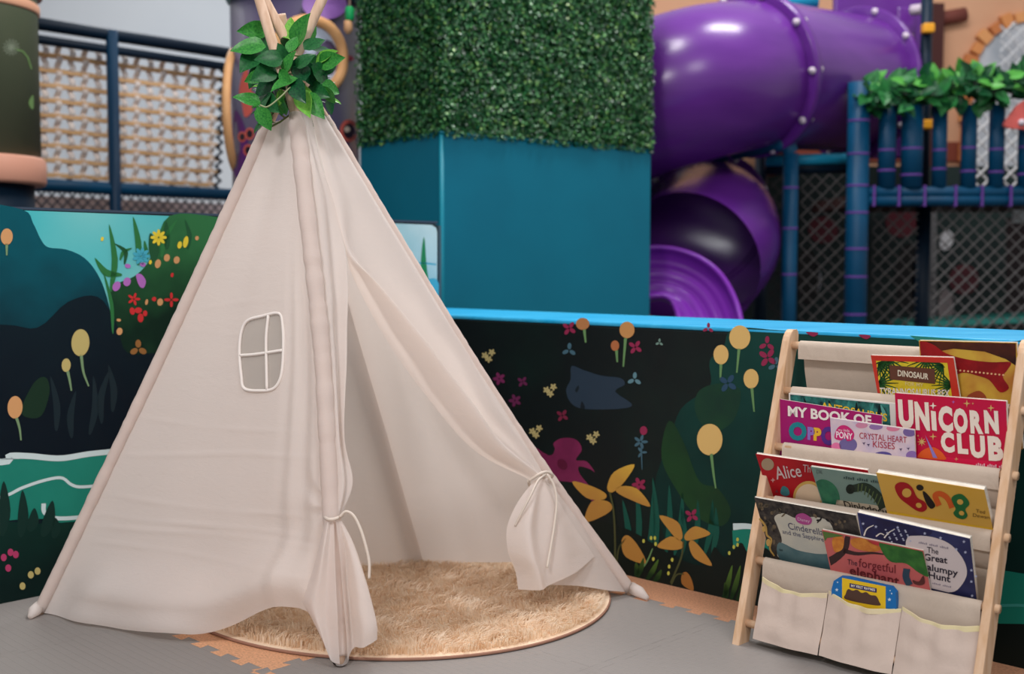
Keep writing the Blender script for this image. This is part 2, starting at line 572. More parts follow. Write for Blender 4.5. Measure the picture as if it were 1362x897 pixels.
ML.shape('printed_grass', [(blade(148, 384, 145, 298, 8, 6), grass_g), (blade(160, 366, 126, 343, 9, -8), grass_g),
    (blade(184, 350, 177, 288, 8, 3), grass_g), (blade(166, 350, 152, 324, 6, 8), grass_d), (blade(196, 345, 192, 320, 6), grass_g),
    (blade(205, 345, 200, 310, 14, 2), grass_d), (blade(222, 330, 221, 294, 9, 0), grass_d), (blade(150, 440, 137, 360, 5, 4), grass_g),
    (blade(215, 340, 236, 292, 7, -5), grass_g), (blade(250, 330, 246, 292, 6, 4), grass_d), (blade(160, 345, 176, 330, 5, -4), grass_g)], 5)
yel = mat((232, 208, 60), 0.5); blu = mat((70, 172, 196), 0.5); pur = mat((176, 108, 190), 0.5); red = mat((206, 48, 52), 0.5)
org = mat((212, 158, 106), 0.5); pnk = mat((180, 60, 104), 0.5); kha = mat((192, 176, 112), 0.5); gol = mat((214, 178, 110), 0.5)
brn = mat((150, 104, 56), 0.5)
ML.shape('printed_flower', petals(211, 316, 10, 8, yel), 6)
ML.shape('printed_flower', petals(188, 341, 11, 9, blu), 6)
ML.shape('printed_flower', [(ell(155, 381, 5, 7, 14, .5), pur)], 6)
ML.shape('printed_flower', [(ell(169, 375, 5, 6, 14, .3), pur)], 6)
ML.shape('printed_flower', [(blob([(181, 366), (188, 365), (194, 374), (191, 383), (185, 380)]), pur)], 6)
ML.shape('printed_flower', petals(178, 398, 8, 5, red), 6)
ML.shape('printed_flower', [(ell(176, 414, 3.5, 5, 12, -.2), red), (ell(184, 413, 5, 4, 12), red), (ell(187, 423, 4, 6, 12), red), (ell(193, 417, 3, 4, 12), red)], 6)
ML.shape('printed_flower', petals(228, 399, 9, 4, red), 6)
ML.shape('printed_flower', petals(184, 464, 11, 3, brn, .6, .5), 6)
for x, y, rx, ry, m_ in ((222, 343, 4, 5, org), (210, 351, 4, 6, org), (235, 346, 4, 5, org), (213, 402, 4, 5, org), (195, 402, 2, 4, org),
                         (158, 426, 3, 2, org), (159, 441, 4, 5, org), (247, 322, 3.4, 8, yel), (239, 326, 3, 5, yel), (200, 349, 2, 3, yel),
                         (170, 354, 4, 3, pur), (190, 352, 4, 3, pur), (136, 318, 2, 3, yel), (262, 317, 2.5, 3, org), (229, 366, 2, 3, red), (205, 398, 3, 3, red)):
    ML.shape('printed_petal', [(ell(x, y, rx, ry, 12, .2), m_)], 6)
stem_l = mat((120, 150, 110), 0.5)
for x, y, rx, ry, m_, st in ((9, 315, 8, 11, org, ((9, 324), (9, 340))), (107, 456, 12, 18, kha, ((108, 472), (111, 495), (118, 514))),
                             (88, 486, 6, 9, kha, ((90, 494), (93, 508), (95, 520))), (20, 542, 10, 15, org, ((22, 556), (26, 570), (28, 586)))):
    ML.shape('printed_balloon_flower', [(stroke(st, 4, 2), stem_l), (ell(x, y, rx, ry, 26, .05), m_)], 6)
dk = mat((20, 38, 46), 0.5); dkg = mat((18, 48, 32), 0.5)
ML.shape('printed_night_bush', [(blob([(28, 545), (45, 510), (60, 502), (66, 520), (56, 552), (38, 556)]), dkg)] +
         [(blade(x, y, x + dx, y - h, 9, b_), dk) for x, y, dx, h, b_ in ((75, 570, -8, 70, 4), (95, 580, 6, 60, -4), (120, 575, 4, 75, 5), (135, 560, 12, 70, -6), (150, 545, -6, 60, 4))], 5)
ML.shape('printed_river', [(blob([(-140, 610), (0, 612), (20, 606), (60, 609), (100, 606), (160, 598), (200, 610), (170, 680), (90, 696), (40, 690), (-140, 700)], 4),
                            mat((22, 122, 106), 0.5, 'printed_river_ink', (34, 140, 122), 3))], 5)
wht = mat((206, 224, 226), 0.5)
ML.shape('printed_ripple', [(stroke([(-140, 614), (0, 615), (12, 607), (40, 607), (80, 610), (120, 604), (170, 599)], 9, 7, 30), wht)], 6)
ML.shape('printed_ripple', [(stroke([(-60, 668), (0, 662), (30, 649), (60, 639), (82, 636), (95, 645), (110, 648), (150, 644)], 4, 4, 30), wht)], 6)
ML.shape('printed_ripple', [(stroke([(58, 670), (60, 683), (80, 690), (130, 686)], 6, 5, 16), wht)], 6)
ML.shape('printed_bank', [(blob([(-140, 690), (0, 694), (60, 697), (100, 694), (160, 690), (200, 720), (180, 820), (60, 840), (-140, 860)], 4), mat_print((10, 52, 44), (6, 30, 28), .3, 0.05))], 7)
ML.shape('printed_grass', [(blade(x, y, x + dx, y - h, w, 2), mat((10, 46, 40), 0.5)) for x, y, dx, h, w in
         ((3, 710, 2, 70, 16), (28, 712, 2, 60, 14), (40, 706, 6, 30, 14), (58, 712, 12, 46, 16), (72, 715, 2, 26, 12))], 8)
for x, y, m_ in ((5, 742, pnk), (14, 735, pnk), (21, 738, pnk), (11, 756, pnk), (30, 780, kha), (41, 765, kha), (50, 760, kha)):
    ML.shape('printed_petal', [(ell(x, y, 4, 5, 12), m_)], 9)
# the end of the left barrier that shows behind the tent
ML.shape('printed_sky', [([(505, 296.5), (574, 299.4), (580, 303), (581.5, 309), (581.5, 440), (505, 440)], mat((150, 196, 204), 0.5, 'printed_pale_sky', (196, 220, 222), 3))], 2)
ML.shape('printed_grass', [(blade(571, 392, 564, 315, 8, -4), mat((30, 130, 80), .5)), (stroke([(545, 352), (562, 350), (580, 352)], 2, 2), blu),
                           (blob([(540, 380), (560, 374), (581, 372), (581, 400), (540, 405)]), blu)], 4)

# ================================================================== MURAL ON THE RIGHT BARRIER
MR = Sheet(W0 + Vector((0, 0, 0.4)), RN, wall_right)
MR.shape('printed_thicket', [(blob([(978, 437), (1060, 441), (1330, 456), (1520, 470), (1520, 900), (1330, 872), (1000, 800), (900, 740), (880, 700), (872, 640), (890, 590),
                              (905, 545), (935, 522), (946, 508), (944, 480), (962, 462)], 4), mat_print((18, 62, 56), (10, 36, 34), .78, .1))], 1)
MR.shape('printed_hill', [(blob([(890, 560), (910, 590), (930, 640), (955, 650), (972, 680), (960, 700), (930, 690), (905, 660), (880, 610)], 5), mat((24, 62, 32), .5, 'printed_moss', (16, 46, 30), 6))], 2)
MR.shape('printed_hill', [(blob([(930, 520), (960, 510), (985, 520), (975, 560), (945, 575), (925, 548)], 5), mat((22, 64, 42), .5, 'printed_leaf_green', (16, 50, 40), 6))], 2)
teal_g = mat((16, 78, 66), .5)
MR.shape('printed_grass', [(blade(x, 735, x + dx, 735 - h, 8, 3), teal_g) for x, dx, h in
         ((836, -8, 70), (848, -2, 90), (862, 6, 80), (872, -4, 100), (886, 4, 90), (898, 10, 80), (908, -2, 60), (922, 6, 70), (938, 10, 70), (948, 4, 60))], 2)
MR.shape('printed_pond', [([(974, 706), (1000, 703), (1100, 720), (1400, 770), (1400, 850), (1100, 790), (976, 745)], mat((24, 124, 106), .5))], 3)
MR.shape('printed_ripple', [(stroke([(975, 701), (1000, 701), (1060, 712)], 9, 5), wht)], 4)
MR.shape('printed_ripple', [(stroke([(1330, 806), (1362, 806), (1400, 812)], 4, 4), mat((60, 150, 140), .5))], 4)
MR.shape('printed_bank', [(blob([(820, 700), (850, 712), (900, 742), (938, 752), (950, 728), (965, 742), (985, 722), (996, 736), (1020, 730), (1100, 790), (1330, 830), (1420, 830), (1420, 930), (1330, 900), (980, 815), (800, 770), (740, 760), (760, 690)], 4), mat((8, 22, 20), .5))], 4)
MR.shape('printed_bird', [(blob([(760, 487), (775, 492), (800, 500), (825, 503), (831, 512), (818, 521), (840, 537), (833, 543), (800, 545), (770, 543), (757, 533), (753, 518), (759, 505)], 3), mat((38, 54, 70), .5)),], 2)
MR.shape('printed_bird_eye', [(blob([(765, 519), (769, 513), (770, 517), (767, 522)]), mat((18, 28, 36), .5)), (blob([(772, 543), (774, 534), (778, 543)]), mat((18, 28, 36), .5))], 3)
mag = mat((126, 40, 84), .5, 'printed_magenta', (104, 30, 70), 8)
MR.shape('printed_big_flower', [(blob([(700, 592), (730, 606), (738, 598), (736, 590), (748, 583), (766, 585), (774, 598), (766, 612), (780, 614), (791, 628), (784, 624), (770, 621),
                                  (772, 632), (790, 655), (788, 668), (770, 645), (740, 640), (720, 640), (690, 630)], 4), mag)], 2)
MR.shape('printed_flower_heart', [(ell(748, 618, 8, 6, 16, .9), mat((84, 18, 50), .5))], 3)
stem_r = mat((100, 140, 90), .5)
for x, y, rx, ry, m_, st in ((775, 431, 9, 8, mat((176, 120, 76), .5), ((777, 438), (779, 456))), (834, 439, 10, 11, mat((190, 138, 84), .5), ((832, 450), (829, 488))),
                             (818, 460, 5.5, 7, mat((170, 104, 66), .5), ((820, 466), (821, 482))), (984, 449, 14, 16, gol, ((983, 464), (980, 496))),
                             (959, 472, 10, 13, gol, ((959, 484), (958, 506))), (999, 504, 10, 13, gol, ((1000, 516), (1003, 548))),
                             (944, 585, 17, 21, gol, ((946, 604), (949, 630), (952, 650)))):
    MR.shape('printed_balloon_flower', [(stroke(st, 4, 2), stem_r), (ell(x, y, rx, ry, 26, 0), m_)], 4)
steel = mat((66, 100, 116), .5); lpk = mat((140, 40, 76), .5); cream = mat((180, 168, 116), .5)
for x, y, r, n_, m_ in ((757, 437, 9, 4, lpk), (757, 466, 9, 3, steel), (845, 462, 9, 4, lpk), (844, 505, 9, 3, mat((90, 128, 140), .5)), (877, 456, 5, 3, mat((110, 140, 130), .5)),
                        (942, 437, 7, 3, lpk), (664, 504, 8, 5, mat((110, 40, 84), .5)), (685, 533, 8, 5, mat((96, 36, 76), .5)), (695, 508, 7, 4, mat((96, 36, 76), .5)),
                        (748, 553, 8, 4, mat((110, 34, 60), .5)), (1020, 458, 10, 3, lpk), (1021, 476, 12, 4, lpk), (1032, 486, 10, 3, steel), (968, 510, 12, 4, mat((40, 70, 96), .5)),
                        (920, 686, 9, 4, lpk), (850, 645, 9, 5, lpk)):
    MR.shape('printed_flower', petals(x, y, r, n_, m_, .5, .6), 4)
for x, y in ((649, 469), (731, 515), (712, 570), (788, 578)):
    MR.shape('printed_daisies', sum([petals(x + dx, y + dy, 4.5, 5, cream, .5, .3 * dx) for dx, dy in ((-4, 4), (5, 0), (1, 9))], []), 4)
MR.shape('printed_thistle', [(stroke([(853, 595), (854, 625)], 2, 1), steel), (ell(856, 573, 5, 6, 14), lpk)] + petals(852, 588, 9, 5, steel) + petals(853, 602, 7, 3, steel), 4)
gl = mat_print((216, 178, 66), (176, 128, 62), .45, .22)
gstem = mat((70, 74, 44), .5)
def leaf_px(x0, y0, x1, y1, w, bend=0): return blade(x0, y0, x1, y1, w, bend)
MR.shape('printed_golden_plant', [(stroke([(811, 655), (816, 680), (818, 720), (818, 752)], 2.5, 2.5), gstem), (leaf_px(811, 652, 844, 618, 19, -3), gl), (leaf_px(804, 661, 761, 641, 17, -3), gl),
    (leaf_px(822, 651, 865, 674, 17, -4), gl), (leaf_px(811, 672, 778, 694, 24, 5), gl)], 5)
MR.shape('printed_golden_plant', [(stroke([(909, 720), (906, 742), (892, 776)], 2.5, 2.5), gstem), (leaf_px(905, 716, 877, 686, 16, 4), gl), (leaf_px(912, 715, 945, 710, 17, -4), gl),
    (leaf_px(907, 725, 874, 727, 18, 3), gl), (leaf_px(919, 722, 947, 753, 15, 3), gl)], 5)
MR.shape('printed_golden_plant', [(stroke([(820, 752), (823, 730), (832, 717)], 2, 2), gstem), (leaf_px(831, 716, 859, 750, 22, 4), gl), (stroke([(846, 765), (860, 748), (868, 730)], 3, 1.5), stem_r)], 5)
MR.shape('printed_golden_plant', [(stroke([(893, 778), (900, 765), (910, 764)], 2, 2), gstem), (leaf_px(910, 763, 922, 786, 14, 2), mat((150, 100, 48), .5))], 5)
lime = mat_print((120, 160, 64), (24, 50, 26), .2, .02)
for grp in (((848, 768, 856, 742), (860, 772, 876, 744), (870, 774, 880, 758), (846, 766, 846, 748)), ((962, 796, 974, 752), (972, 798, 985, 752), (980, 800, 996, 760), (966, 797, 964, 775))):
    MR.shape('printed_grass', [(blade(x0, y0, x1, y1, 7, 1), lime) for x0, y0, x1, y1 in grp], 6)
for x, y in ((856, 720), (866, 716), (871, 716), (872, 724), (869, 744), (894, 745), (890, 754), (889, 763), (981, 718), (981, 725), (970, 736), (976, 728)):
    MR.shape('printed_seed', [(ell(x, y, 1.8, 2.8, 8), mat((190, 190, 80), .5))], 6)
MR.shape('printed_corner', [([(1210, 446.5), (1330, 455.5), (1330, 466), (1230, 460)], mat((40, 130, 118), .5))], 3)
for x in (1080, 1150):
    MR.shape('printed_flower', [(blob([(x - 8, 442 + (x - 1080) * .05), (x + 8, 443 + (x - 1080) * .05), (x + 2, 448 + (x - 1080) * .05)]), lpk)], 5)

# ================================================================== TEEPEE
FB, LB, RB, BB = on_floor(452, 886), on_floor(50, 817), on_floor(838, 791), on_floor(565, 757)
def pole_curve(px, d0, d1, y0, y1=105.0):
    return [at_depth(x, y, d0 + (d1 - d0) * (y0 - y) / (y0 - y1)) for x, y in px]
D_F = lambda y: FB.y + (3.22 - FB.y) * (886 - y) / (886 - 105.0)
PF = pole_curve([(452, 884), (447, 790), (441, 690), (429, 480), (408, 280), (391, 145), (368, 75), (346, 2), (334, -40)], FB.y, 3.22, 886)
PL = pole_curve([(52, 815), (186, 535), (277, 340), (359, 160), (392, 80), (408, 44), (428, 0), (450, -48)], LB.y, 3.27, 817)
PR = pole_curve([(840, 788), (700, 592), (590, 420), (430, 155), (402, 104), (381, 55), (355, 6), (350, -4)], RB.y, 3.31, 791)
PB0 = pole_curve([(565, 755), (512, 570), (462, 400), (402, 178), (386, 90), (378, 42), (373, 19)], BB.y, 3.36, 757)
PB = [p + Vector((0, .034 * min(1, max(0, (1.45 - p.z) / .3)), 0)) for p in PB0]
tent = thing('teepee_tent', 'cream cotton play teepee with tied door flaps and small window', 'tent', ((FB + BB) / 2)[:2] + (0,))
for pts in (PF, PL, PR, PB):
    b = MB()
    c_ = catmull(pts, 60)
    if c_[0].z > 0.0: c_[0].z = 0.004
    b.tube(c_, 0.0145, BIRCH, 14)
    b.build('pole', tent, True)

def pole_at(pts, py_top, n):
    """points of a pole from the canvas rim down to the foot"""
    c_ = catmull(pts, 200)
    def row(p):
        d = p - CAM
        yc = d.y * CP - d.z * SP; zc = d.y * SP + d.z * CP
        return 448.5 - zc / yc * FPX
    seg = [p for p in c_ if row(p) >= py_top][::-1]
    zt, zb_ = seg[0].z, seg[-1].z
    out = []; i = 0
    for k in range(n):
        z = zt + (zb_ - zt) * k / (n - 1)
        while i < len(seg) - 2 and seg[i + 1].z > z: i += 1
        f = (seg[i].z - z) / max(1e-9, seg[i].z - seg[i + 1].z)
        out.append(seg[i].lerp(seg[i + 1], max(0.0, min(1.0, f))))
    return out

def fnoise(p, s=1.0):
    return noise.noise(Vector(p) * s)

# sleeves that hold the poles
for pts, top, seed, toe in ((PF, 147, 1, None), (PL, 166, 2, (0.0, 0)), (PR, 152, 3, (1, 0)), (PB, 178, 4, None)):
    c_ = pole_at(pts, top, 110)
    rad = []
    for i, p in enumerate(c_):
        w = 1 + 0.06 * fnoise((p.x * 3 + seed, p.y * 3, p.z * 26)) + 0.10 * fnoise((p.x * 3, seed * 3, p.z * 70))
        rad.append((0.0225 if seed == 1 else .018) * w if 1 < i else 0.017)
    c_[-1].z = max(c_[-1].z, 0.02)
    if toe is not None:
        e_ = on_floor(861, 796, 0.008) if toe[0] else on_floor(40, 821, 0.008)
        c_ += [c_[-1].lerp(e_, .5) - Vector((0, 0, .004)), e_]
        rad += [0.017, 0.007]
        c_ = [Vector((p.x, p.y, max(p.z, r))) for p, r in zip(c_, rad)]
    b = MB(); b.tube(c_, rad, CANVAS, 18)
    b.build('pole_sleeve', tent, True)

# --- left front panel with the window
NV, NU = 230, 150
LL = pole_at(PL, 166, NV); FF = pole_at(PF, 150, NV)
NLF = ((FB - LB).cross(PF[5] - FB)).normalized()
if NLF.y > 0: NLF = -NLF
def px_of(p):
    d = p - CAM
    yc = d.y * CP - d.z * SP; zc = d.y * SP + d.z * CP
    return (681 + d.x / yc * FPX, 448.5 - zc / yc * FPX)
def sm(a, b_, x):
    t = max(0.0, min(1.0, (x - a) / (b_ - a))); return t * t * (3 - 2 * t)
def hem(u):      # how far down the panel reaches
    return 1.0 - 0.012 * sm(0.3, 0.55, u) - 0.074 * sm(0.55, 0.85, u) + 0.02 * sm(0.88, 1.0, u)
TIE_V = (690 - 150) / (886 - 150.0)
creases = [(0.42, .010, .3), (0.60, .012, .5), (0.655, -.02, .6), (0.755, .004, .7), (0.79, .006, 1), (0.808, -.004, .8), (0.85, .012, .8), (.36, -.02, .4)]
rows = []
for j in range(NV):
    r = []
    for i in range(NU):
        u = i / (NU - 1); v = j / (NV - 1) * hem(u)
        t = v * (NV - 1); k = min(int(t), NV - 2)
        p = LL[k].lerp(LL[k + 1], t - k).lerp(FF[k].lerp(FF[k + 1], t - k), u)
        w = math.sin(math.pi * u) ** 0.6 if 0 < u < 1 else 0
        d = 0.012 * w * fnoise((u * 2.2, v * 2.5, 3.1)) + 0.006 * w * fnoise((u * 5, v * 6, 1.3)) - 0.012 * w * v
        for cv, sl, am in creases:
            q = (v - cv - sl * (u - .5) - 0.004 * math.sin(6 * u + cv * 40)) / 0.0045
            if abs(q) < 3: d += 0.0042 * am * math.exp(-q * q) * w * (0.4 + 0.6 * sm(-.2, .3, fnoise((u * 4, cv * 30, 0))))
        # cloth spilling out at the hem
        hv = v / hem(u)
        bl = sm(0.03, 0.22, u) * (1 - sm(0.86, 1.0, u))
        d += 0.055 * bl * math.exp(-((hv - 0.945) / 0.05) ** 2)
        d += 0.03 * bl * sm(.955, 1.0, hv) * (1 - sm(.5, .7, u))
        d += 0.012 * sm(.90, 1.0, hv) * math.sin(u * 17) * bl
        # folds that run to the tie
        du, dv = (1 - u) * 0.98, (v - TIE_V) * 1.5
        rr = math.hypot(du, dv); th = math.atan2(dv, du)
        d += 0.011 * math.exp(-rr / 0.075) * math.cos(7 * th + .6) * sm(0, .05, rr)
        q = (dv - 0.02 - 0.9 * (du - .30) * (1 if du < .3 else 0)) / .03
        d -= 0.012 * math.exp(-((du - .2) / .09) ** 2) * math.exp(-((dv - .09) / .07) ** 2)
        # vertical folds beside the pole
        d += 0.006 * sm(.72, .85, u) * (1 - sm(.96, 1, u)) * sm(.2, .5, v) * math.sin(u * 60 + 3 * v)
        p = p + NLF * d
        if p.z < 0.004: p.z = 0.004 + 0.002 * abs(fnoise((u * 9, v * 9, 0)))
        r.append(p)
    rows.append(r)
WIN = blob([(321, 442), (329, 427), (348, 421), (371, 417), (376, 432), (377, 465), (374, 500), (364, 517), (345, 520), (325, 517), (321, 500), (318.5, 468)], 6)
def inside(x, y, poly):
    c_ = False; n = len(poly); j = n - 1
    for i in range(n):
        xi, yi = poly[i]; xj, yj = poly[j]
        if (yi > y) != (yj > y) and x < (xj - xi) * (y - yi) / (yj - yi) + xi: c_ = not c_
        j = i
    return c_
b = MB()
vs = [p for r in rows for p in r]; fs = []
for j in range(NV - 1):
    for i in range(NU - 1):
        q = (rows[j][i] + rows[j + 1][i + 1]) / 2
        x, y = px_of(q)
        if 310 < x < 385 and 410 < y < 530 and inside(x, y, WIN): continue
        fs.append((j * NU + i, j * NU + i + 1, (j + 1) * NU + i + 1, (j + 1) * NU + i))
b.add(vs, fs, CANVAS)
panel = b.build('canvas_panel', tent, True)
# the window lies on the panel: local plane through its middle
wc = min((p for r in rows for p in r), key=lambda p: (px_of(p)[0] - 348) ** 2 + (px_of(p)[1] - 468) ** 2)
wo = wc + NLF * 0.003
trim = [on_plane(x, y, wo, NLF) for x, y in WIN]
b = MB(); b.tube(trim + trim[:2], 0.0044, TRIM, 8, False); b.build('window_trim', tent, True)
b = MB()
mesh_pts = [on_plane(x, y, wo - NLF * .004, NLF) for x, y in WIN]
b.add(mesh_pts, [tuple(range(len(mesh_pts)))], mat_gauze((176, 168, 160), 0.62, 'window_gauze'))
b.build('window_mesh', tent)
for bar in (((357, 419), (354, 450), (354.5, 490), (355, 519)), ((319, 473), (340, 471.5), (377, 466))):
    cpt = catmull([on_plane(x, y, wo, NLF) for x, y in bar], 16)
    b = MB(); b.tube(cpt, 0.0042, TRIM, 8); b.build('window_bar', tent, True)

# --- door side: a plane through the two front feet and the crossing
APEX = at_depth(395, 105, 3.24)
NFR = (RB - FB).cross(APEX - FB).normalized()
if NFR.y > 0: NFR = -NFR
def dr(x, y, off=0.0):
    return on_plane(x, y, FB, NFR) + NFR * off
def loft(curves, nv, nu, wob=0.0, ws=6.0, seed=0.0, ridge=None):
    """curves: list of lists of 3D points, one after the other across the cloth"""
    cs = [catmull(c_, nv) for c_ in curves]
    g = []
    for j in range(nv):
        r = catmull([c_[j] for c_ in cs], nu)
        if wob:
            for i in range(nu):
                w = math.sin(math.pi * i / (nu - 1)) if 0 < i < nu - 1 else 0
                r[i] = r[i] + NFR * (wob * w * fnoise((r[i].x * ws + seed, r[i].y * ws, r[i].z * ws)))
        for i in range(nu):
            if r[i].z < 0.004: r[i].z = 0.004
        g.append(r)
    return g
def cloth(name, curves, nv=90, nu=50, wob=0.006, ws=6.0, seed=0.0):
    b = MB(); b.grid(loft(curves, nv, nu, wob, ws, seed), CANVAS)
    return b.build(name, tent, True)

# right part of the door side, from the rim down to the tie on the right pole
cloth('canvas_panel', [
    [dr(414, 151, -.002), dr(426, 205, .0), dr(442, 275, .004), dr(459, 336, .004), dr(478, 368, -.03), dr(528, 452, -.045), dr(584, 532, -.04), dr(640, 598, -.03), dr(705, 639, .0)],
    [dr(416, 151, .004), dr(432, 205, .012), dr(450, 275, .014), dr(463, 337, .014), dr(497, 384, .034), dr(545, 448, .046), dr(602, 523, .046), dr(655, 592, .036), dr(712, 634, .02)],
    [dr(419, 150, .004), dr(441, 205, .006), dr(466, 275, .004), dr(478, 335, .0), dr(526, 406, -.012), dr(582, 480, -.018), dr(634, 550, -.016), dr(675, 594, -.008), dr(717, 632, .008)],
    [dr(426, 150, .004), dr(456, 208, .014), dr(494, 276, .012), dr(528, 335, .010), dr(570, 404, .008), dr(614, 470, .012), dr(650, 540, .012), dr(690, 590, .006), dr(720, 632, .006)],
    [dr(432, 153, .0), dr(467, 214, .002), dr(508, 283, .002), dr(546, 345, .002), dr(586, 412, .002), dr(626, 478, .002), dr(662, 532, .0), dr(695, 584, .0), dr(724, 632, .0)],
], 120, 60, 0.006, 7)
# left flap gathered along the front pole
cloth('door_flap', [
    [dr(394, 150, .0), dr(402, 220, .0), dr(410, 285, .0), dr(420, 380, .0), dr(429, 480, .0), dr(435, 580, .0), dr(438, 640, .0), dr(440, 686, .004)],
    [dr(400, 150, .006), dr(412, 220, .02), dr(424, 285, .022), dr(434, 380, .02), dr(440, 480, .022), dr(443, 580, .03), dr(448, 640, .034), dr(444, 687, .022)],
    [dr(406, 150, .002), dr(420, 220, .004), dr(436, 285, .004), dr(446, 380, -.004), dr(449, 480, -.004), dr(449, 580, .004), dr(455, 640, .02), dr(448, 687, .018)],
    [dr(412, 150, .002), dr(426, 220, .004), dr(446, 285, .008), dr(458, 360, .014), dr(457, 480, .016), dr(453, 580, .02), dr(463, 642, .024), dr(451, 687, .012)],
    [dr(414, 151, -.002), dr(427, 220, -.004), dr(450, 300, .0), dr(460, 340, .0), dr(459, 480, -.006), dr(454, 580, -.01), dr(462, 640, -.004), dr(451, 688, -.006)],
], 110, 44, 0.006, 9, 4)
# loose lower end of the left flap, flaring below the tie
def nf(x, y, off): return at_depth(x, y, D_F(y) - off)
def flare(name, curves, nv=70, nu=40, seed=0):
    b = MB(); g = loft(curves, nv, nu, 0.005, 8, seed); b.grid(g, CANVAS); return b.build(name, tent, True)
flare('flap_end', [
    [nf(433, 688, .012), nf(425, 725, .01), nf(414, 765, .004), nf(402, 797, -.01), nf(414, 822, .0), nf(428, 850, .01)],
    [nf(436, 689, .03), nf(430, 730, .04), nf(423, 775, .035), nf(416, 806, .03), nf(424, 836, .03), nf(434, 866, .025)],
    [nf(440, 690, .026), nf(438, 730, .026), nf(436, 780, .022), nf(434, 820, .02), nf(437, 850, .02), nf(441, 880, .02)],
    [nf(444, 690, .03), nf(445, 730, .036), nf(447, 780, .04), nf(449, 820, .044), nf(450, 850, .04), nf(452, 884, .03)],
], 70, 44)
flare('flap_end', [
    [nf(446, 690, .03), nf(451, 730, .03), nf(455, 780, .03), nf(459, 825, .03), nf(461, 852, .03), nf(462, 878, .025)],
    [nf(449, 690, .025), nf(459, 730, .012), nf(462, 772, .0), nf(466, 815, -.004), nf(468, 838, -.004), nf(471, 862, .0)],
    [nf(451, 689, .02), nf(465, 728, .03), nf(473, 768, .04), nf(479, 812, .05), nf(484, 840, .05), nf(484, 862, .04)],
    [nf(452, 688, .01), nf(470, 722, .02), nf(484, 765, .03), nf(495, 805, .035), nf(501, 832, .035), nf(502, 851, .03)],
    [nf(452, 688, -.01), nf(468, 722, -.02), nf(482, 765, -.03), nf(492, 808, -.035), nf(497, 832, -.035), nf(492, 858, -.02)],
], 70, 44, 5)
# loose lower end of the right flap, hanging below its tie
cloth('flap_end', [
    [dr(711, 640, -.005), dr(694, 668, -.02), dr(683, 700, -.03), dr(684, 732, -.03), dr(694, 760, -.03), dr(698, 784, -.03)],
    [dr(713, 640, .016), dr(700, 672, .03), dr(692, 705, .04), dr(694, 740, .045), dr(702, 765, .045), dr(708, 786, .04)],
    [dr(716, 641, .02), dr(712, 672, .02), dr(710, 705, .02), dr(712, 738, .025), dr(716, 762, .03), dr(722, 779, .03)],
    [dr(719, 641, .018), dr(726, 672, .032), dr(733, 702, .04), dr(740, 730, .045), dr(746, 750, .045), dr(752, 763, .045)],
    [dr(722, 640, .006), dr(740, 665, .006), dr(754, 690, .008), dr(768, 712, .01), dr(778, 727, .012), dr(787, 741, .012)],
], 70, 50, .006, 8, 9)
# cloth that stays on the right pole below the tie
cloth('canvas_panel', [
    [dr(712, 640, -.01), dr(714, 690, -.02), dr(722, 740, -.02), dr(730, 778, -.015)],
    [dr(718, 640, .0), dr(736, 688, .0), dr(754, 740, .0), dr(768, 780, .01)],
    [dr(722, 638, .004), dr(752, 684, .004), dr(786, 738, .006), dr(806, 786, .012)],
    [dr(727, 636, .0), dr(766, 688, .0), dr(808, 746, .0), dr(834, 788, .0)],
], 60, 36, .006, 8, 12)

# --- two rear panels, seen from inside through the door
BK = pole_at(PB0, 178, 100); LK = pole_at(PL, 166, 100); RK = pole_at(PR, 152, 100)
def rear(A, B, nrm, seed):
    g = []
    for j in range(100):
        r = []
        for i in range(60):
            u = i / 59; v = j / 99
            vv = v * (1 - 0.035 * math.sin(math.pi * u)); t = vv * 99; k = min(int(t), 98)
            p = A[k].lerp(A[k + 1], t - k).lerp(B[k].lerp(B[k + 1], t - k), u)
            w = math.sin(math.pi * u)
            p = p + nrm * (w * (0.03 * fnoise((u * 2 + seed, v * 2, 0)) + 0.012 * v * math.sin(u * 19 + seed + 2 * v) + 0.03 * v))
            p.z = max(p.z, 0.006)
            r.append(p)
        g.append(r)
    b = MB(); b.grid(g, CANVAS); b.build('canvas_panel', tent, True)
rear(BK, RK, Vector((.5, .86, 0)), 2.0)
rear(LK, BK, Vector((-.5, .86, 0)), 7.0)

# --- ties
TIEM = mat((216, 204, 192), 0.85, 'cotton_cord')
def tie(name, pts, r=0.0042):
    b = MB(); b.tube(catmull(pts, 40), r, TIEM, 8); return b.build(name, tent, True)
ring = [nf(431, 687, .0), nf(436, 691, .034), nf(444, 691, .038), nf(452, 688, .022), nf(455, 685, -.01), nf(446, 682, -.045), nf(434, 683, -.04), nf(431, 687, .0)]
tie('tie', ring, .0045)
tie('tie_end', [nf(452, 688, .03), nf(460, 681, .034), nf(470, 686, .036), nf(479, 703, .038), nf(486, 725, .04), nf(491, 748, .04), nf(491, 770, .04)], .0038)
ring = [dr(703, 640, .0), dr(710, 632, .03), dr(719, 630, .032), dr(729, 635, .02), dr(728, 640, -.03), dr(714, 645, -.03), dr(703, 640, .0)]
tie('tie', ring, .0042)
tie('tie_end', [dr(716, 633, .034), dr(705, 642, .036), dr(694, 662, .04), dr(687, 685, .02), dr(685, 700, .0)], .0032)
tie('tie_end', [dr(717, 633, .036), dr(724, 648, .044), dr(726, 670, .05), dr(723, 700, .05), dr(718, 730, .05), dr(713, 757, .05)], .0038)

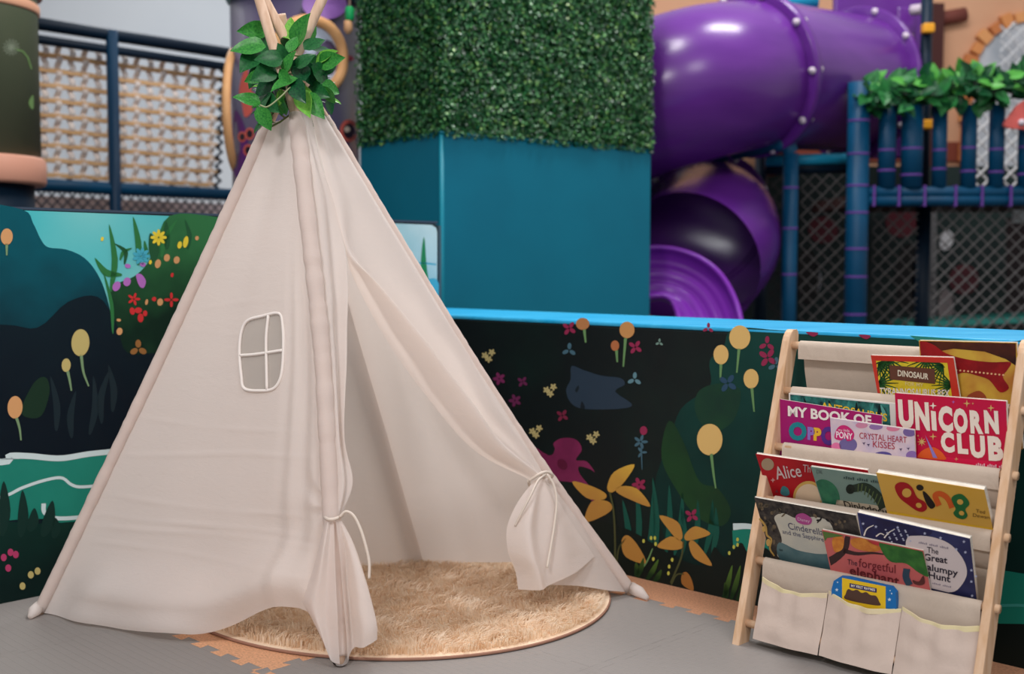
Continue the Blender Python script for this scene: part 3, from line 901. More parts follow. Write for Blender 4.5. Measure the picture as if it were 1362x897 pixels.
# ================================================================== VINE ON THE TENT TOP
LEAF = [mat((34, 110, 44), 0.35, 'vine_leaf', (66, 146, 60), 14), mat((18, 78, 40), 0.32, 'vine_leaf_dark', (34, 100, 50), 14),
        mat((92, 160, 58), 0.4, 'vine_leaf_young', (120, 182, 74), 14), mat((12, 60, 38), 0.28, 'vine_leaf_deep', (26, 86, 48), 14)]
def leaf_mesh(name, material, L=1.0, W=0.62, curl=0.18, fold=0.16, n=7):
    vs, fs = [], []
    for i in range(n + 1):
        t = i / n
        w = W / 2 * (math.sin(math.pi * t ** 0.72)) ** 0.85 if 0 < t < 1 else 0.006
        z = -curl * t * t
        for s_ in (-1, -.5, 0, .5, 1):
            vs.append((w * s_, L * t, z + abs(s_) * w * fold * 2 + 0.02 * math.sin(9 * t) * abs(s_)))
    for i in range(n):
        for k in range(4):
            a = i * 5 + k
            fs.append((a, a + 1, a + 6, a + 5))
    me = bpy.data.meshes.new(name); me.from_pydata(vs, [], fs)
    me.polygons.foreach_set('use_smooth', [True] * len(fs)); me.materials.append(material); me.update()
    return me
VLEAF = [leaf_mesh('leaf', m_, 1, w_, c_, f_) for m_, w_, c_, f_ in ((LEAF[0], .62, .2, .14), (LEAF[1], .70, .28, .1), (LEAF[2], .5, .12, .2), (LEAF[3], .66, .3, .12), (LEAF[0], .55, .05, .2))]
vine = thing('leaf_garland', 'green artificial vine wound around the crossing poles of the teepee', 'garland', tuple(at_depth(393, 160, 3.22)))
def put_leaf(parent, me, base, direction, facing, size):
    y = Vector(direction).normalized(); z = Vector(facing); z = (z - y * z.dot(y)).normalized(); x = y.cross(z)
    M = Matrix((x, y, z)).transposed()
    o = bpy.data.objects.new('leaf', me); COL.objects.link(o)
    o.rotation_euler = M.to_euler(); o.location = base; o.scale = (size,) * 3
    o.parent = parent; o.matrix_parent_inverse = Matrix.Translation(-parent.location)
    return o
TO_CAM = Vector((0, -1, -.05))
spec = [  # base pixel, tip pixel, depth, kind
    (354, 62, 317, 62, 3.10, 0), (345, 68, 326, 84, 3.12, 1), (356, 40, 325, 41, 3.22, 4), (350, 88, 332, 108, 3.10, 1), (352, 98, 331, 106, 3.08, 0),
    (347, 138, 320, 128, 3.06, 0), (342, 142, 357, 166, 3.04, 0), (366, 90, 345, 100, 3.06, 1), (376, 80, 350, 76, 3.05, 1), (360, 92, 372, 118, 3.05, 3),
    (388, 60, 386, 30, 3.20, 2), (392, 62, 402, 28, 3.16, 0), (398, 66, 412, 32, 3.2, 0), (384, 70, 392, 52, 3.08, 0), (398, 74, 400, 104, 3.08, 3),
    (404, 66, 424, 52, 3.12, 1), (410, 74, 422, 88, 3.12, 1), (420, 84, 440, 70, 3.14, 2), (424, 84, 447, 78, 3.12, 0), (402, 84, 418, 108, 3.08, 3),
    (414, 88, 436, 104, 3.08, 1), (424, 100, 442, 80, 3.12, 3), (428, 112, 449, 120, 3.10, 0), (430, 114, 441, 134, 3.10, 0), (434, 130, 443, 147, 3.14, 1),
    (404, 126, 424, 148, 3.06, 0), (400, 122, 408, 146, 3.07, 2), (396, 104, 368, 112, 3.05, 0), (390, 108, 398, 126, 3.03, 3), (372, 108, 364, 130, 3.05, 1),
    (374, 118, 372, 136, 3.06, 2), (376, 128, 376, 150, 3.05, 0), (362, 108, 344, 122, 3.08, 3), (352, 128, 362, 142, 3.08, 1), (384, 88, 374, 66, 3.12, 1),
    (378, 98, 386, 74, 3.06, 0), (394, 90, 410, 74, 3.06, 1), (406, 108, 396, 84, 3.06, 3), (364, 70, 346, 52, 3.18, 1), (370, 66, 358, 88, 3.1, 0), (396, 116, 414, 128, 3.1, 2),
    (386, 112, 372, 96, 3.02, 0), (410, 116, 428, 124, 3.12, 1), (360, 120, 348, 134, 3.1, 1), (380, 62, 392, 42, 3.24, 2)]
for k, (x0, y0, x1, y1, d, kind) in enumerate(spec):
    a = at_depth(x0, y0, d + .08); e_ = at_depth(x1, y1, d + .08 + random.uniform(-.05, .05))
    L_ = (e_ - a).length * 1.3
    put_leaf(vine, VLEAF[kind], a, e_ - a, TO_CAM + Vector((random.uniform(-.7, .7), 0, random.uniform(0, .8))), L_)
for k in range(60):      # fill around the back and sides of the crossing
    an = random.uniform(0, 2 * math.pi); h = random.gauss(1.5, .06)
    r_ = random.uniform(.02, .09)
    c_ = Vector((-.60, 3.29, 0)) + Vector((r_ * math.cos(an), r_ * math.sin(an), h))
    dv = Vector((math.cos(an), math.sin(an), random.uniform(-.8, .8)))
    put_leaf(vine, random.choice(VLEAF), c_, dv, Vector((0, -.5, 1)), random.uniform(.04, .075))
b = MB()
for ph in (0, 1.7, 3.4):
    b.tube([Vector((-.605 + .06 * math.cos(t * .9 + ph), 3.27 + .06 * math.sin(t * .9 + ph), 1.38 + .2 * t / 14)) + Vector((0, 0, .015 * math.sin(2.2 * t + ph))) for t in range(15)], 0.0028, mat((96, 110, 60), .6), 6)
b.build('stem', vine, True)
b = MB()
b.tube(catmull([at_depth(386, 116, 3.1), at_depth(372, 130, 3.07), at_depth(356, 142, 3.06), at_depth(346, 140, 3.07)], 20), 0.0022, mat((150, 160, 120), .6), 6)
b.build('tendril', vine, True)

# ================================================================== ROUND SHAGGY RUG
RC = Vector((-0.368, 3.556, 0)); RR = 0.628; RS = 1.11
rug = thing('round_rug', 'round beige shaggy rug lying under and in front of the teepee', 'rug', (RC.x, RC.y, 0))
b = MB()
ring_ = lambda r, z: [RC + RU * (r * RS * math.cos(6.28319 * k / 120)) + RN * (r * math.sin(6.28319 * k / 120)) + UP * z for k in range(120)]
b.grid([ring_(r, z) for r, z in ((RR - .003, .001), (RR, .003), (RR, .007), (RR - .004, .009))], mat((158, 118, 100), .9, 'rug_backing'), True)
b.grid([ring_(RR - .004, .009), ring_(.01, .010)], mat((236, 212, 186), .9, 'rug_ground'), True)
b.build('backing', rug)
RUGM = bpy.data.materials.new('shaggy_pile'); RUGM.use_nodes = True
nt = RUGM.node_tree; p_ = nt.nodes['Principled BSDF']; p_.inputs['Roughness'].default_value = .9; p_.inputs['Specular IOR Level'].default_value = .2
g_ = nt.nodes.new('ShaderNodeNewGeometry'); n_ = nt.nodes.new('ShaderNodeTexNoise'); n_.inputs['Scale'].default_value = 30
nt.links.new(g_.outputs['Position'], n_.inputs['Vector'])
r_ = nt.nodes.new('ShaderNodeValToRGB'); r_.color_ramp.elements[0].color = L3((247, 228, 205)); r_.color_ramp.elements[1].color = L3((255, 244, 228))
r_.color_ramp.elements[0].position = .35; r_.color_ramp.elements[1].position = .65
nt.links.new(n_.outputs['Fac'], r_.inputs[0]); nt.links.new(r_.outputs[0], p_.inputs['Base Color'])
tl_ = nt.nodes.new('ShaderNodeBsdfTranslucent'); mx_ = nt.nodes.new('ShaderNodeMixShader'); mx_.inputs[0].default_value = .5
nt.links.new(r_.outputs[0], tl_.inputs['Color']); nt.links.new(p_.outputs[0], mx_.inputs[1]); nt.links.new(tl_.outputs[0], mx_.inputs[2])
nt.links.new(mx_.outputs[0], nt.nodes['Material Output'].inputs['Surface'])
N = 48000
rad = np.sqrt(np.random.rand(N)) * (RR - .018); ang = np.random.rand(N) * 2 * np.pi
ca_, sa_ = RS * np.cos(ang), np.sin(ang)
bx = RC.x + rad * (ca_ * RU.x + sa_ * RN.x); by = RC.y + rad * (ca_ * RU.y + sa_ * RN.y)
def field(x, y, s, ph):
    return np.sin(x * s + ph) * np.cos(y * s * 1.3 + ph * 2) + .6 * np.sin((x + y) * s * 2.1 + ph * 3) + .4 * np.sin((x - y) * s * 4.3 + ph)
dirang = -1.2 + 1.0 * field(bx, by, 15, .7) + np.random.randn(N) * .55
lean = .45 + .16 * np.sin(field(bx, by, 26, 2.0) * 2) + np.random.rand(N) * .3
ln = .03 + .022 * np.random.rand(N)
dx, dy = np.cos(dirang), np.sin(dirang)
# at the rim the pile falls outwards
ox, oy = ca_ * RU.x + sa_ * RN.x, ca_ * RU.y + sa_ * RN.y; rim = np.clip((rad - (RR - .05)) / .05, 0, 1)
dx = dx * (1 - rim * .8) + ox * rim * .8; dy = dy * (1 - rim * .8) + oy * rim * .8
ln = ln * (1 - .35 * rim)
wx, wy = -np.sin(dirang + .4) * .0016, np.cos(dirang + .4) * .0016
z0 = np.full(N, .009)
h1 = ln * .62 * (1 - .3 * lean); h2 = ln * (1 - .55 * lean)
x1, y1 = bx + dx * ln * .3 * lean, by + dy * ln * .3 * lean
x2, y2 = bx + dx * ln * .95 * lean, by + dy * ln * .95 * lean
V = np.stack([np.stack([bx - wx, by - wy, z0], 1), np.stack([bx + wx, by + wy, z0], 1), np.stack([x1 - wx, y1 - wy, z0 + h1], 1),
              np.stack([x1 + wx, y1 + wy, z0 + h1], 1), np.stack([x2, y2, z0 + h2], 1)], 1).reshape(-1, 3)
base = np.arange(N) * 5
F = np.stack([np.stack([base, base + 1, base + 3], 1), np.stack([base, base + 3, base + 2], 1), np.stack([base + 2, base + 3, base + 4], 1)], 1).reshape(-1, 3)
def tri_mesh(name, V, F, material):
    me = bpy.data.meshes.new(name)
    me.vertices.add(len(V)); me.vertices.foreach_set('co', V.astype(np.float32).ravel())
    me.loops.add(len(F) * 3); me.loops.foreach_set('vertex_index', F.astype(np.int32).ravel())
    me.polygons.add(len(F)); me.polygons.foreach_set('loop_start', np.arange(0, len(F) * 3, 3, dtype=np.int32))
    me.polygons.foreach_set('loop_total', np.full(len(F), 3, dtype=np.int32))
    me.materials.append(material); me.update(calc_edges=True)
    return me
o = bpy.data.objects.new('pile', tri_mesh('pile', V, F, RUGM)); COL.objects.link(o); attach(o, rug); o['kind'] = 'stuff'

# ================================================================== BOOK RACK
RO = on_floor(985, 855)
KL = 0.235 / 0.82                                   # lean of the side posts
def rk(u, n, z): return RO + RU * u + RN * n + UP * z
LEVEL = [0.778, 0.656, 0.508, 0.369, 0.212]         # heights of the five upper dowels
WU = 0.632
rack = thing('book_rack', 'pine sling book rack with cotton pockets holding picture books', 'book rack', tuple(rk(WU / 2, -.1, 0)))
for u in (0.0, WU):
    b = MB()
    hw = 0.011; hn = 0.026
    sec = []
    for z in (0.0, 0.4, 0.79):
        sec.append([rk(u - hw, -KL * z + hn, z), rk(u + hw, -KL * z + hn, z), rk(u + hw, -KL * z - hn, z), rk(u - hw, -KL * z - hn, z)])
    # rounded top
    for k, (fr, dz) in enumerate(((.92, .012), (.72, .023), (.4, .030))):
        z = 0.79 + dz
        sec.append([rk(u - hw, -KL * z + hn * fr, z), rk(u + hw, -KL * z + hn * fr, z), rk(u + hw, -KL * z - hn * fr, z), rk(u - hw, -KL * z - hn * fr, z)])
    b.grid(sec, PINE, True)
    o = len(sec)
    b.add(sec[0], [(3, 2, 1, 0)], PINE); b.add(sec[-1], [(0, 1, 2, 3)], PINE)
    b.build('side_post', rack, bevel=.003)
for z in LEVEL + [0.052]:
    b = MB(); b.tube([rk(-.011 if z > .1 else -.006, -KL * z, z), rk(WU + .02, -KL * z, z)], 0.0105, PINE, 14)
    b.build('dowel', rack, True)
U0, U1 = 0.035, WU - 0.018
def sheet_from(profile, name, material, nu=70, amp=.004, seed=0, u0=U0, u1=U1, nprof=60):
    pr = catmull([(n, z, 0) for n, z in profile], nprof)
    g = []
    for q in pr:
        r = []
        for i in range(nu):
            u = u0 + (u1 - u0) * i / (nu - 1)
            w = amp * fnoise((u * 9 + seed, q.y * 7, seed)) + amp * .6 * fnoise((u * 26, q.y * 10, seed + 5))
            r.append(rk(u, q.x + w, q.y))
        g.append(r)
    b = MB(); b.grid(g, material)
    return b.build(name, rack, True)
for i in range(1, 5):
    zu, zl = LEVEL[i - 1], LEVEL[i]; nu_, nl = -KL * zu, -KL * zl
    # from the hem in front of the upper dowel, over it, down behind the books, and up to the next dowel
    sheet_from([(nu_ + .013, zu - .036), (nu_ + .014, zu - .018), (nu_ + .0125, zu + .003), (nu_ + .002, zu + .0135), (nu_ - .011, zu + .006), (nu_ - .016, zu - .02),
                (nu_ - .022, zu - .07), (nl - .075, zl - .02), (nl - .085, zl - .07), (nl - .06, zl - .10), (nl - .02, zl - .085), (nl + .006, zl - .04), (nl + .008, zl - .012)],
               'fabric_sling', SLING, 70, .0035, i * 3.1)
z = LEVEL[4]; n4 = -KL * z
sheet_from([(n4 - .03, z - .07), (n4 - .02, z - .03), (n4 - .012, z), (n4, z + .0125), (n4 + .0125, z + .002), (n4 + .016, z - .03), (n4 + .018, z - .08), (n4 + .038, .08), (n4 + .05, .05)],
           'fabric_sling', SLING, 70, .003, 21)
# three storage pockets along the bottom
HEM = mat((222, 206, 172), .8, 'cream_bias_tape', (230, 218, 170), 9)
cuts = [U0 + .006, 0.232, 0.428, U1 + .004]
for k in range(3):
    ua, ub = cuts[k] + .001, cuts[k + 1] - .001
    g = []; NVp = 36; NUp = 40
    top = []
    for j in range(NVp):
        v = j / (NVp - 1); r = []
        for i in range(NUp):
            t = i / (NUp - 1); u = ua + (ub - ua) * t
            sag = .014 * math.sin(math.pi * t) + .006 * t
            zt = .176 - sag; z = zt + (.022 - zt) * v
            nn = n4 + .022 + (0.034 + .012) * v + .020 * math.sin(math.pi * t) * (1 - .55 * v) + .006 * fnoise((u * 14, v * 3, k * 7.0)) + .004 * math.sin(t * 21 + k) * math.sin(math.pi * t) * (1 - v)
            p = rk(u, nn, z); r.append(p)
        g.append(r)
        if j == 0: top = r
    b = MB(); b.grid(g, POCKET); pk = b.build('fabric_pocket', rack, True)
    b = MB()
    b.grid([[p + RN * .0016 + UP * .001 for p in top], [p + RN * .0024 - UP * .011 for p in top]], HEM)
    b.tube([p + UP * .0006 for p in top], .0016, HEM, 6)
    b.build('pocket_hem', pk, True)

# ================================================================== BOOKS
PAGE = mat((232, 226, 214), .7, 'page_edges', (214, 206, 192), 40, stretch=(1, 1, 8))
class Book:
    def __init__(s, name, label, tier, tl, tr, tilt, dn, h, thick, cover, group='picture books in the sling rack', pages=PAGE, spine=0.0012):
        zd = LEVEL[tier]; nd = -KL * zd
        t = math.radians(tilt)
        e = RN * math.sin(t) + UP * math.cos(t)
        s.n = (RN * math.cos(t) - UP * math.sin(t)).normalized()
        o = rk(0, nd + dn, zd)
        A = on_plane(*tl, o, s.n); B = on_plane(*tr, o, s.n)
        ex = (B - A).normalized(); ey = s.n.cross(ex).normalized()
        w = (B - A).length
        cen = (A + B) / 2
        bot = cen - ey * h - s.n * (thick / 2)
        s.root = thing(name, label, 'book', tuple(bot), group)
        ct = .0012
        def slab(nm, d0, d1, ins, m_, par):
            b = MB()
            c_ = cen - ey * (h / 2) - s.n * ((d0 + d1) / 2)
            b.box(c_, (w / 2 - ins, h / 2 - ins, (d1 - d0) / 2), m_, (ex, ey, s.n))
            return b.build(nm, par, bevel=.0004)
        s.front = slab('front_cover', 0.0, ct, 0.0, cover, s.root)
        slab('pages', ct, thick - ct, .0012, pages, s.root)
        slab('back_cover', thick - ct, thick, 0.0, mat((222, 216, 208), .5), s.root)
        s.sheet = Sheet(A, s.n, s.front); s.sheet.step = .0004
        # cover outline in pixels, for backgrounds
        s.A, s.B, s.ey, s.h = A, B, ey, h
    def shape(s, name, polys, lay=1): return s.sheet.shape(name, polys, lay)
    def text(s, body, x0, y0, x1, y1, h, m_, lay=3, bold=.02, up=None, name='lettering'):
        return s.sheet.text(name, body, x0, y0, x1, y1, h, m_, lay, bold, up)
def clip(poly, reg):
    """Sutherland-Hodgman: keep what lies inside the convex region (pixels)"""
    area = sum(reg[i][0] * reg[(i + 1) % len(reg)][1] - reg[(i + 1) % len(reg)][0] * reg[i][1] for i in range(len(reg)))
    if area < 0: reg = reg[::-1]
    out = poly
    for i in range(len(reg)):
        (ax, ay), (bx_, by_) = reg[i], reg[(i + 1) % len(reg)]
        inp, out = out, []
        side = lambda p: (bx_ - ax) * (p[1] - ay) - (by_ - ay) * (p[0] - ax)
        for j in range(len(inp)):
            p, q = inp[j - 1], inp[j]
            sp, sq = side(p), side(q)
            if sq >= 0:
                if sp < 0: f = sp / (sp - sq); out.append((p[0] + (q[0] - p[0]) * f, p[1] + (q[1] - p[1]) * f))
                out.append(q)
            elif sp >= 0:
                f = sp / (sp - sq); out.append((p[0] + (q[0] - p[0]) * f, p[1] + (q[1] - p[1]) * f))
        if not out: return []
    return out
def cm(rgb, rgb2=None, sc=30.0): return mat(rgb, .38, None, rgb2, sc)
WHITE = cm((236, 228, 222)); CREAM = cm((228, 214, 184))

def tiny_print(bk_, x0, y0, x1, y1, h, m_, n=14):
    """a line of print too small to read"""
    bars = []
    for k in range(n):
        if k % 6 == 5: continue
        a_, b_ = k / n, (k + .62) / n
        P_ = lambda t, dy: (x0 + (x1 - x0) * t, y0 + (y1 - y0) * t - dy)
        hh = h * (.65 + .35 * ((k * 5) % 3) / 2)
        bars.append(([P_(a_, 0), P_(b_, 0), P_(b_, hh), P_(a_, hh)], m_))
    o_ = bk_.shape('small_print', bars, 4); o_['kind'] = 'stuff'
# --- top pocket: red and yellow book, and the jungle book
bk = Book('picture_book', 'tall book with a red cloth and yellow painting on its cover', 1, (1222, 453), (1352, 456), 9, -.030, .26, .009, cm((206, 168, 66), (182, 120, 52), 14))
reg = [(1223, 454), (1351, 457), (1353, 545), (1231, 540)]
bk.shape('printed_dark_sky', [(clip([(1222, 450), (1352, 450), (1353, 488), (1338, 478), (1310, 468), (1268, 464), (1236, 470)], reg), cm((44, 22, 22), (84, 40, 26), 20))], 1)
bk.shape('printed_red_cloth', [(clip(blob([(1222, 456), (1240, 458), (1258, 470), (1285, 478), (1318, 482), (1344, 482), (1340, 492), (1334, 502), (1342, 516), (1330, 522), (1316, 506), (1300, 500), (1280, 496), (1258, 506), (1232, 512), (1224, 490)], 4), reg), cm((156, 28, 32), (126, 18, 26), 24))], 2)
bk.shape('printed_bead_row', [(ell(1272 + i * 5.2, 492.5 + i * .55, 1.5, 1.3, 8), cm((226, 178, 130))) for i in range(13)], 3)
bk.shape('printed_patch', [(clip(blob([(1286, 528), (1302, 520), (1312, 530), (1300, 536)]), reg), cm((150, 70, 44)))], 3)

bk = Book('picture_book', 'red bordered jungle dinosaur book with a brown wooden sign', 1, (1158, 473), (1268, 476), 19, -.012, .23, .007, cm((206, 58, 44)))
bk.shape('printed_jungle', [([(1165, 480), (1260, 483), (1268, 540), (1173, 540)], cm((216, 190, 40), (236, 214, 60), 40))], 1)
fr = []
reg = [(1165, 480), (1260, 483), (1268, 540), (1173, 540)]
pg = cm((36, 92, 40)); pg2 = cm((22, 66, 34))
for cx, cy, a0_, a1_ in ((1169, 484, -.3, 1.7), (1182, 478, .2, 2.8), (1254, 486, 1.5, 3.6), (1232, 478, .4, 2.8), (1266, 512, 2.2, 4.0), (1168, 510, -1.0, 1.0)):
    for k in range(9):
        a_ = a0_ + (a1_ - a0_) * k / 8
        pl_ = clip(stroke([(cx, cy), (cx + 16 * math.cos(a_), cy + 16 * math.sin(a_)), (cx + 27 * math.cos(a_), cy + 28 * math.sin(a_))], 2.6, .8, 5), reg)
        if len(pl_) > 2: fr.append((pl_, pg if k % 2 else pg2))
bk.shape('printed_palm_fronds', fr, 2)
bk.shape('printed_sign', [([(1183, 486), (1243, 491), (1244, 511), (1184, 505)], cm((104, 64, 50)))], 3)
bk.text('DINOSAUR', 1194, 500, 1235, 505, 7.5, cm((232, 222, 200)), 4, .03)
bk.text('FOR MY', 1204, 513, 1228, 515, 5, cm((236, 220, 150)), 4, .01)
bk.text('TYRANNOSAURUS REX', 1170, 525, 1263, 528, 9, WHITE, 4, .02)

# --- second pocket
bk = Book('picture_book', 'dark jungle book with yellow capitals and a white margin behind the magenta one', 2, (1049, 523), (1191, 537), 6, -.034, .2, .008, cm((222, 218, 212)))
reg = [(1051, 525), (1183, 538), (1186, 590), (1053, 580)]
bk.shape('printed_night_jungle', [(reg, cm((14, 40, 46), (52, 128, 120), 45))], 1)
bk.shape('printed_fern', [(clip(blade(x, 560, x + dx, 527 + (x - 1050) * .09, 5, 2), reg), m_) for x, dx, m_ in
          ((1060, 8, cm((30, 96, 96))), (1075, -6, cm((8, 28, 32))), (1090, 7, cm((40, 120, 112))), (1105, -3, cm((8, 28, 32))), (1120, 9, cm((60, 140, 130))), (1135, 4, cm((10, 30, 34))), (1150, 12, cm((60, 140, 130))), (1165, 5, cm((10, 30, 34))), (1176, -5, cm((90, 160, 150))))], 2)
bk.text('ANTOSAURUS', 1092, 545, 1180, 561, 10, cm((226, 186, 48)), 3, .02)

bk = Book('picture_book', 'magenta book with white capitals and rainbow coloured letters below', 2, (1036, 531), (1173, 553), 4, -.022, .17, .006, cm((152, 26, 108), (168, 28, 100), 3))
bk.text('MY BOOK OF', 1048, 553, 1159, 566, 12.5, WHITE, 3, .035, (-.02, -1))
for ch, x0, x1, yb, m_ in (('O', 1049, 1073, 584, cm((32, 128, 140))), ('P', 1074, 1084, 584, cm((140, 110, 190))), ('P', 1082, 1092.5, 585, cm((226, 178, 52))), ('O', 1092, 1112, 590, cm((84, 46, 132)))):
    bk.text(ch, x0, yb, x1, yb + 1, 21 if ch == 'O' else 15, m_, 3, .06)
bk.shape('printed_dot', [(ell(1110, 590, 6, 4, 14), cm((60, 52, 80)))], 3)

bk = Book('picture_book', 'large glossy pink book with thick cream capitals and gold stars', 2, (1190, 523), (1338, 534), 8, -.018, .22, .010, cm((176, 18, 92), (196, 22, 62), 2.2))
bk.shape('printed_ground', [([(1212, 604), (1341, 616), (1341, 626), (1214, 617)], cm((214, 26, 74)))], 1)
IV = cm((238, 224, 210))
for ch, x0, x1, yb, h_ in (('U', 1196, 1216, 568, 38), ('N', 1218, 1237, 571, 38), ('I', 1239.5, 1246, 572, 26), ('C', 1249, 1268, 573, 34), ('O', 1269, 1288, 575, 33), ('R', 1291, 1308, 576, 31), ('N', 1310, 1329, 576, 31),
                           ('C', 1252, 1270, 601, 27), ('L', 1274, 1288, 603, 27), ('U', 1291, 1311, 608, 30), ('B', 1315, 1335, 612, 33)):
    bk.text(ch, x0, yb - 1.5, x1, yb - .3, h_ * .86, IV, 3, .06, (-.06, -1))
for q_ in ([(star(1241, 540, 5, 4, .3), IV), (star(1286, 537, 5, 4, .25), gol), (star(1318, 543, 5, 4, .25), gol), (star(1226, 588, 6.5, 8, .3), gol), (star(1241, 581, 5, 4, .25), gol),
                             (star(1268, 535, 2.4, 4, .3), pur), (star(1294, 537, 2, 4, .3), org), (star(1272, 611, 3, 4, .3), org), (star(1221, 580, 2, 4, .3), org)]): bk.shape('printed_sparkle', [q_], 3)
bk.shape('printed_mane', [(blob([(1220, 608), (1226, 600), (1238, 595), (1248, 598), (1256, 606), (1256, 612), (1222, 609)]), cm((222, 92, 40)))], 3)
bk.shape('printed_horn', [([(1230.5, 579), (1247, 610), (1241, 609)], cm((140, 124, 196)))], 4)
tiny_print(bk, 1298, 620, 1334, 623, 4, cm((232, 190, 200)))

bk = Book('picture_book', 'small pale lilac book with red curly capitals and a pink emblem', 2, (1104, 556), (1216, 572), 12, -.003, .11, .006, cm((226, 206, 214), (206, 190, 212), 30))
reg = [(1104, 557), (1216, 573), (1219, 609), (1106, 600)]
for q, m_ in ((ell(1128, 592, 12, 10), cm((116, 104, 160))), (ell(1146, 566, 8, 4), cm((210, 140, 170))), (ell(1165, 568, 9, 4), cm((150, 120, 176))),
          (ell(1188, 570, 9, 4), cm((220, 130, 160))), (ell(1210, 575, 9, 6), cm((122, 100, 160))), (ell(1174, 606, 12, 5), cm((90, 80, 150))), (ell(1213, 606, 8, 6), cm((140, 110, 176))), (ell(1112, 598, 8, 9), cm((230, 120, 170)))): bk.shape('printed_spot', [(clip(q, reg), m_)], 1)
bk.shape('emblem', [(blob([(1110, 583), (1112, 573), (1117, 567), (1124, 566), (1131, 570), (1136, 577), (1134, 585), (1127, 587), (1124, 583), (1118, 586)]), cm((206, 44, 118)))], 2)
bk.text('PONY', 1112, 582, 1134, 585, 8, cm((246, 226, 236)), 3, .03)
bk.text('my little', 1115, 573.5, 1130, 575, 3.4, cm((246, 226, 236)), 3, .0)
bk.text('CRYSTAL HEART', 1143, 583.5, 1206, 589.5, 8, cm((176, 44, 70)), 3, .0)
bk.text('KISSES', 1161, 595, 1190, 598, 8.5, cm((176, 44, 70)), 3, .0)
bk.shape('printed_birds', [(star(x, y, 2.6, 3, .3, 1.0), cm((70, 56, 100))) for x, y in ((1149, 590), (1155, 592), (1198, 598), (1208, 597))], 3)

# --- third pocket
UPV = (-.30, -.95)
bk = Book('picture_book', 'red book with grey hand-drawn title and a beige dot in its corner', 3, (1005, 604), (1154, 626), 30, -.030, .2, .008, cm((178, 20, 34), (160, 16, 30), 6))
bk.shape('printed_dot', [(ell(1021, 618, 8.5, 8, 20, .5), cm((170, 148, 122)))], 2)
bk.text('Alice', 1033, 638, 1067, 634, 17, cm((208, 190, 190)), 3, .01, (-.25, -.97))
bk.text('Th', 1068, 628, 1078, 629, 10, cm((196, 170, 172)), 3, .0)
bk.shape('printed_medallion', [(ell(1075, 661, 20, 21, 28, .3), cm((206, 168, 92))), ], 2)
bk.shape('printed_medallion', [(ell(1075, 662, 17, 18, 28, .3), cm((222, 200, 172))), ], 3)
bk.shape('printed_butterfly', [(blob([(1038, 656), (1041, 647), (1048, 650), (1050, 658), (1044, 660)]), cm((62, 126, 132))), (star(1028, 639, 3.5, 4, .4), cm((206, 150, 150))), (star(1033, 654, 3, 3, .4), cm((120, 60, 70)))], 2)

bk = Book('picture_book', 'grey green dinosaur book with a dark striped neck drawing', 3, (1078, 621), (1186, 636), 31, -.020, .2, .006, cm((112, 138, 132), (122, 148, 140), 5))
reg = [(1079, 622), (1186, 637), (1204, 690), (1096, 674)]
bk.shape('printed_tree_crown', [(clip(blob([(1083, 645), (1092, 638), (1104, 641), (1113, 650), (1117, 664), (1112, 674), (1095, 672), (1088, 660)]), reg), cm((40, 100, 78), (54, 122, 90), 30))], 1)
bk.shape('printed_neck', [(stroke([(1129, 650), (1136, 650), (1150, 648), (1163, 656), (1172, 668), (1176, 676)], 9, 14, 24), cm((40, 56, 46))), (ell(1131, 651, 6, 6.5, 14), cm((30, 40, 36)))], 2)
bk.shape('printed_neck_stripes', [(stroke([(1142 + i * 5, 644 + max(0, i - 1) * 3.3), (1141 + i * 4.3, 655 + max(0, i - 1) * 3.6)], 1.6, 1.2, 4), cm((86, 104, 66))) for i in range(7)], 3)
bk.shape('printed_panel', [(clip([(1113, 665), (1190, 676), (1200, 692), (1110, 678)], reg), cm((188, 176, 156)))], 1)
bk.text('Diplodocus', 1124, 675, 1186, 686, 9, cm((44, 36, 36)), 3, .01, UPV)
tiny_print(bk, 1122, 637, 1176, 644, 3.4, cm((60, 80, 80)), 18)
bk.text('DK', 1086, 630, 1094, 631, 5, cm((86, 106, 104)), 3, .0)

bk = Book('picture_book', 'yellow board book with big red, black, orange and green letters', 3, (1165, 629), (1309, 652), 33, -.008, .2, .014, cm((220, 176, 84), (214, 166, 66), 4), spine=.001)
YEL = cm((220, 176, 84))
bk.shape('letter', [(blob([(1190, 648), (1196, 642), (1206, 643), (1214, 650), (1220, 662), (1230, 668), (1233, 676), (1228, 681), (1220, 680), (1208, 672), (1196, 662)], 4), cm((168, 26, 36)))], 2)
bk.shape('letter_counter', [(ell(1206, 656, 6.2, 6, 18, .4), YEL), (ell(1222, 672.5, 4, 3.4, 14, .4), YEL)], 3)
bk.shape('letter', [(ell(1223.5, 649, 5, 4, 16, .3), cm((36, 30, 30))), (blob([(1227, 655), (1232, 656), (1243, 670), (1243, 675), (1238, 677), (1232, 670)], 4), cm((36, 30, 30)))], 2)
bk.shape('letter', [(stroke([(1249, 673), (1245, 664), (1244, 659), (1250, 657), (1258, 661), (1263, 668), (1266, 676)], 7.5, 7, 20), cm((214, 96, 42)))], 2)
bk.shape('letter', [(blob([(1266, 662), (1272, 658), (1280, 658), (1288, 666), (1289, 672), (1284, 678), (1287, 686), (1282, 691), (1273, 689), (1268, 683), (1271, 677), (1266, 669)], 4), cm((36, 108, 58)))], 2)
bk.shape('letter_counter', [(ell(1277, 668, 4.2, 3.6, 14, .4), YEL), (ell(1279, 683, 3.6, 3, 14, .4), YEL)], 3)
bk.text('Ted', 1298, 682, 1310, 684, 4.5, cm((110, 80, 40)), 3, .0)
bk.text('Dewan', 1294, 687.5, 1316, 691, 4.5, cm((110, 80, 40)), 3, .0)
bk.shape('printed_yellow_edge', [([(1182, 680), (1326, 704), (1329, 714), (1186, 692)], cm((222, 180, 40)))], 1)

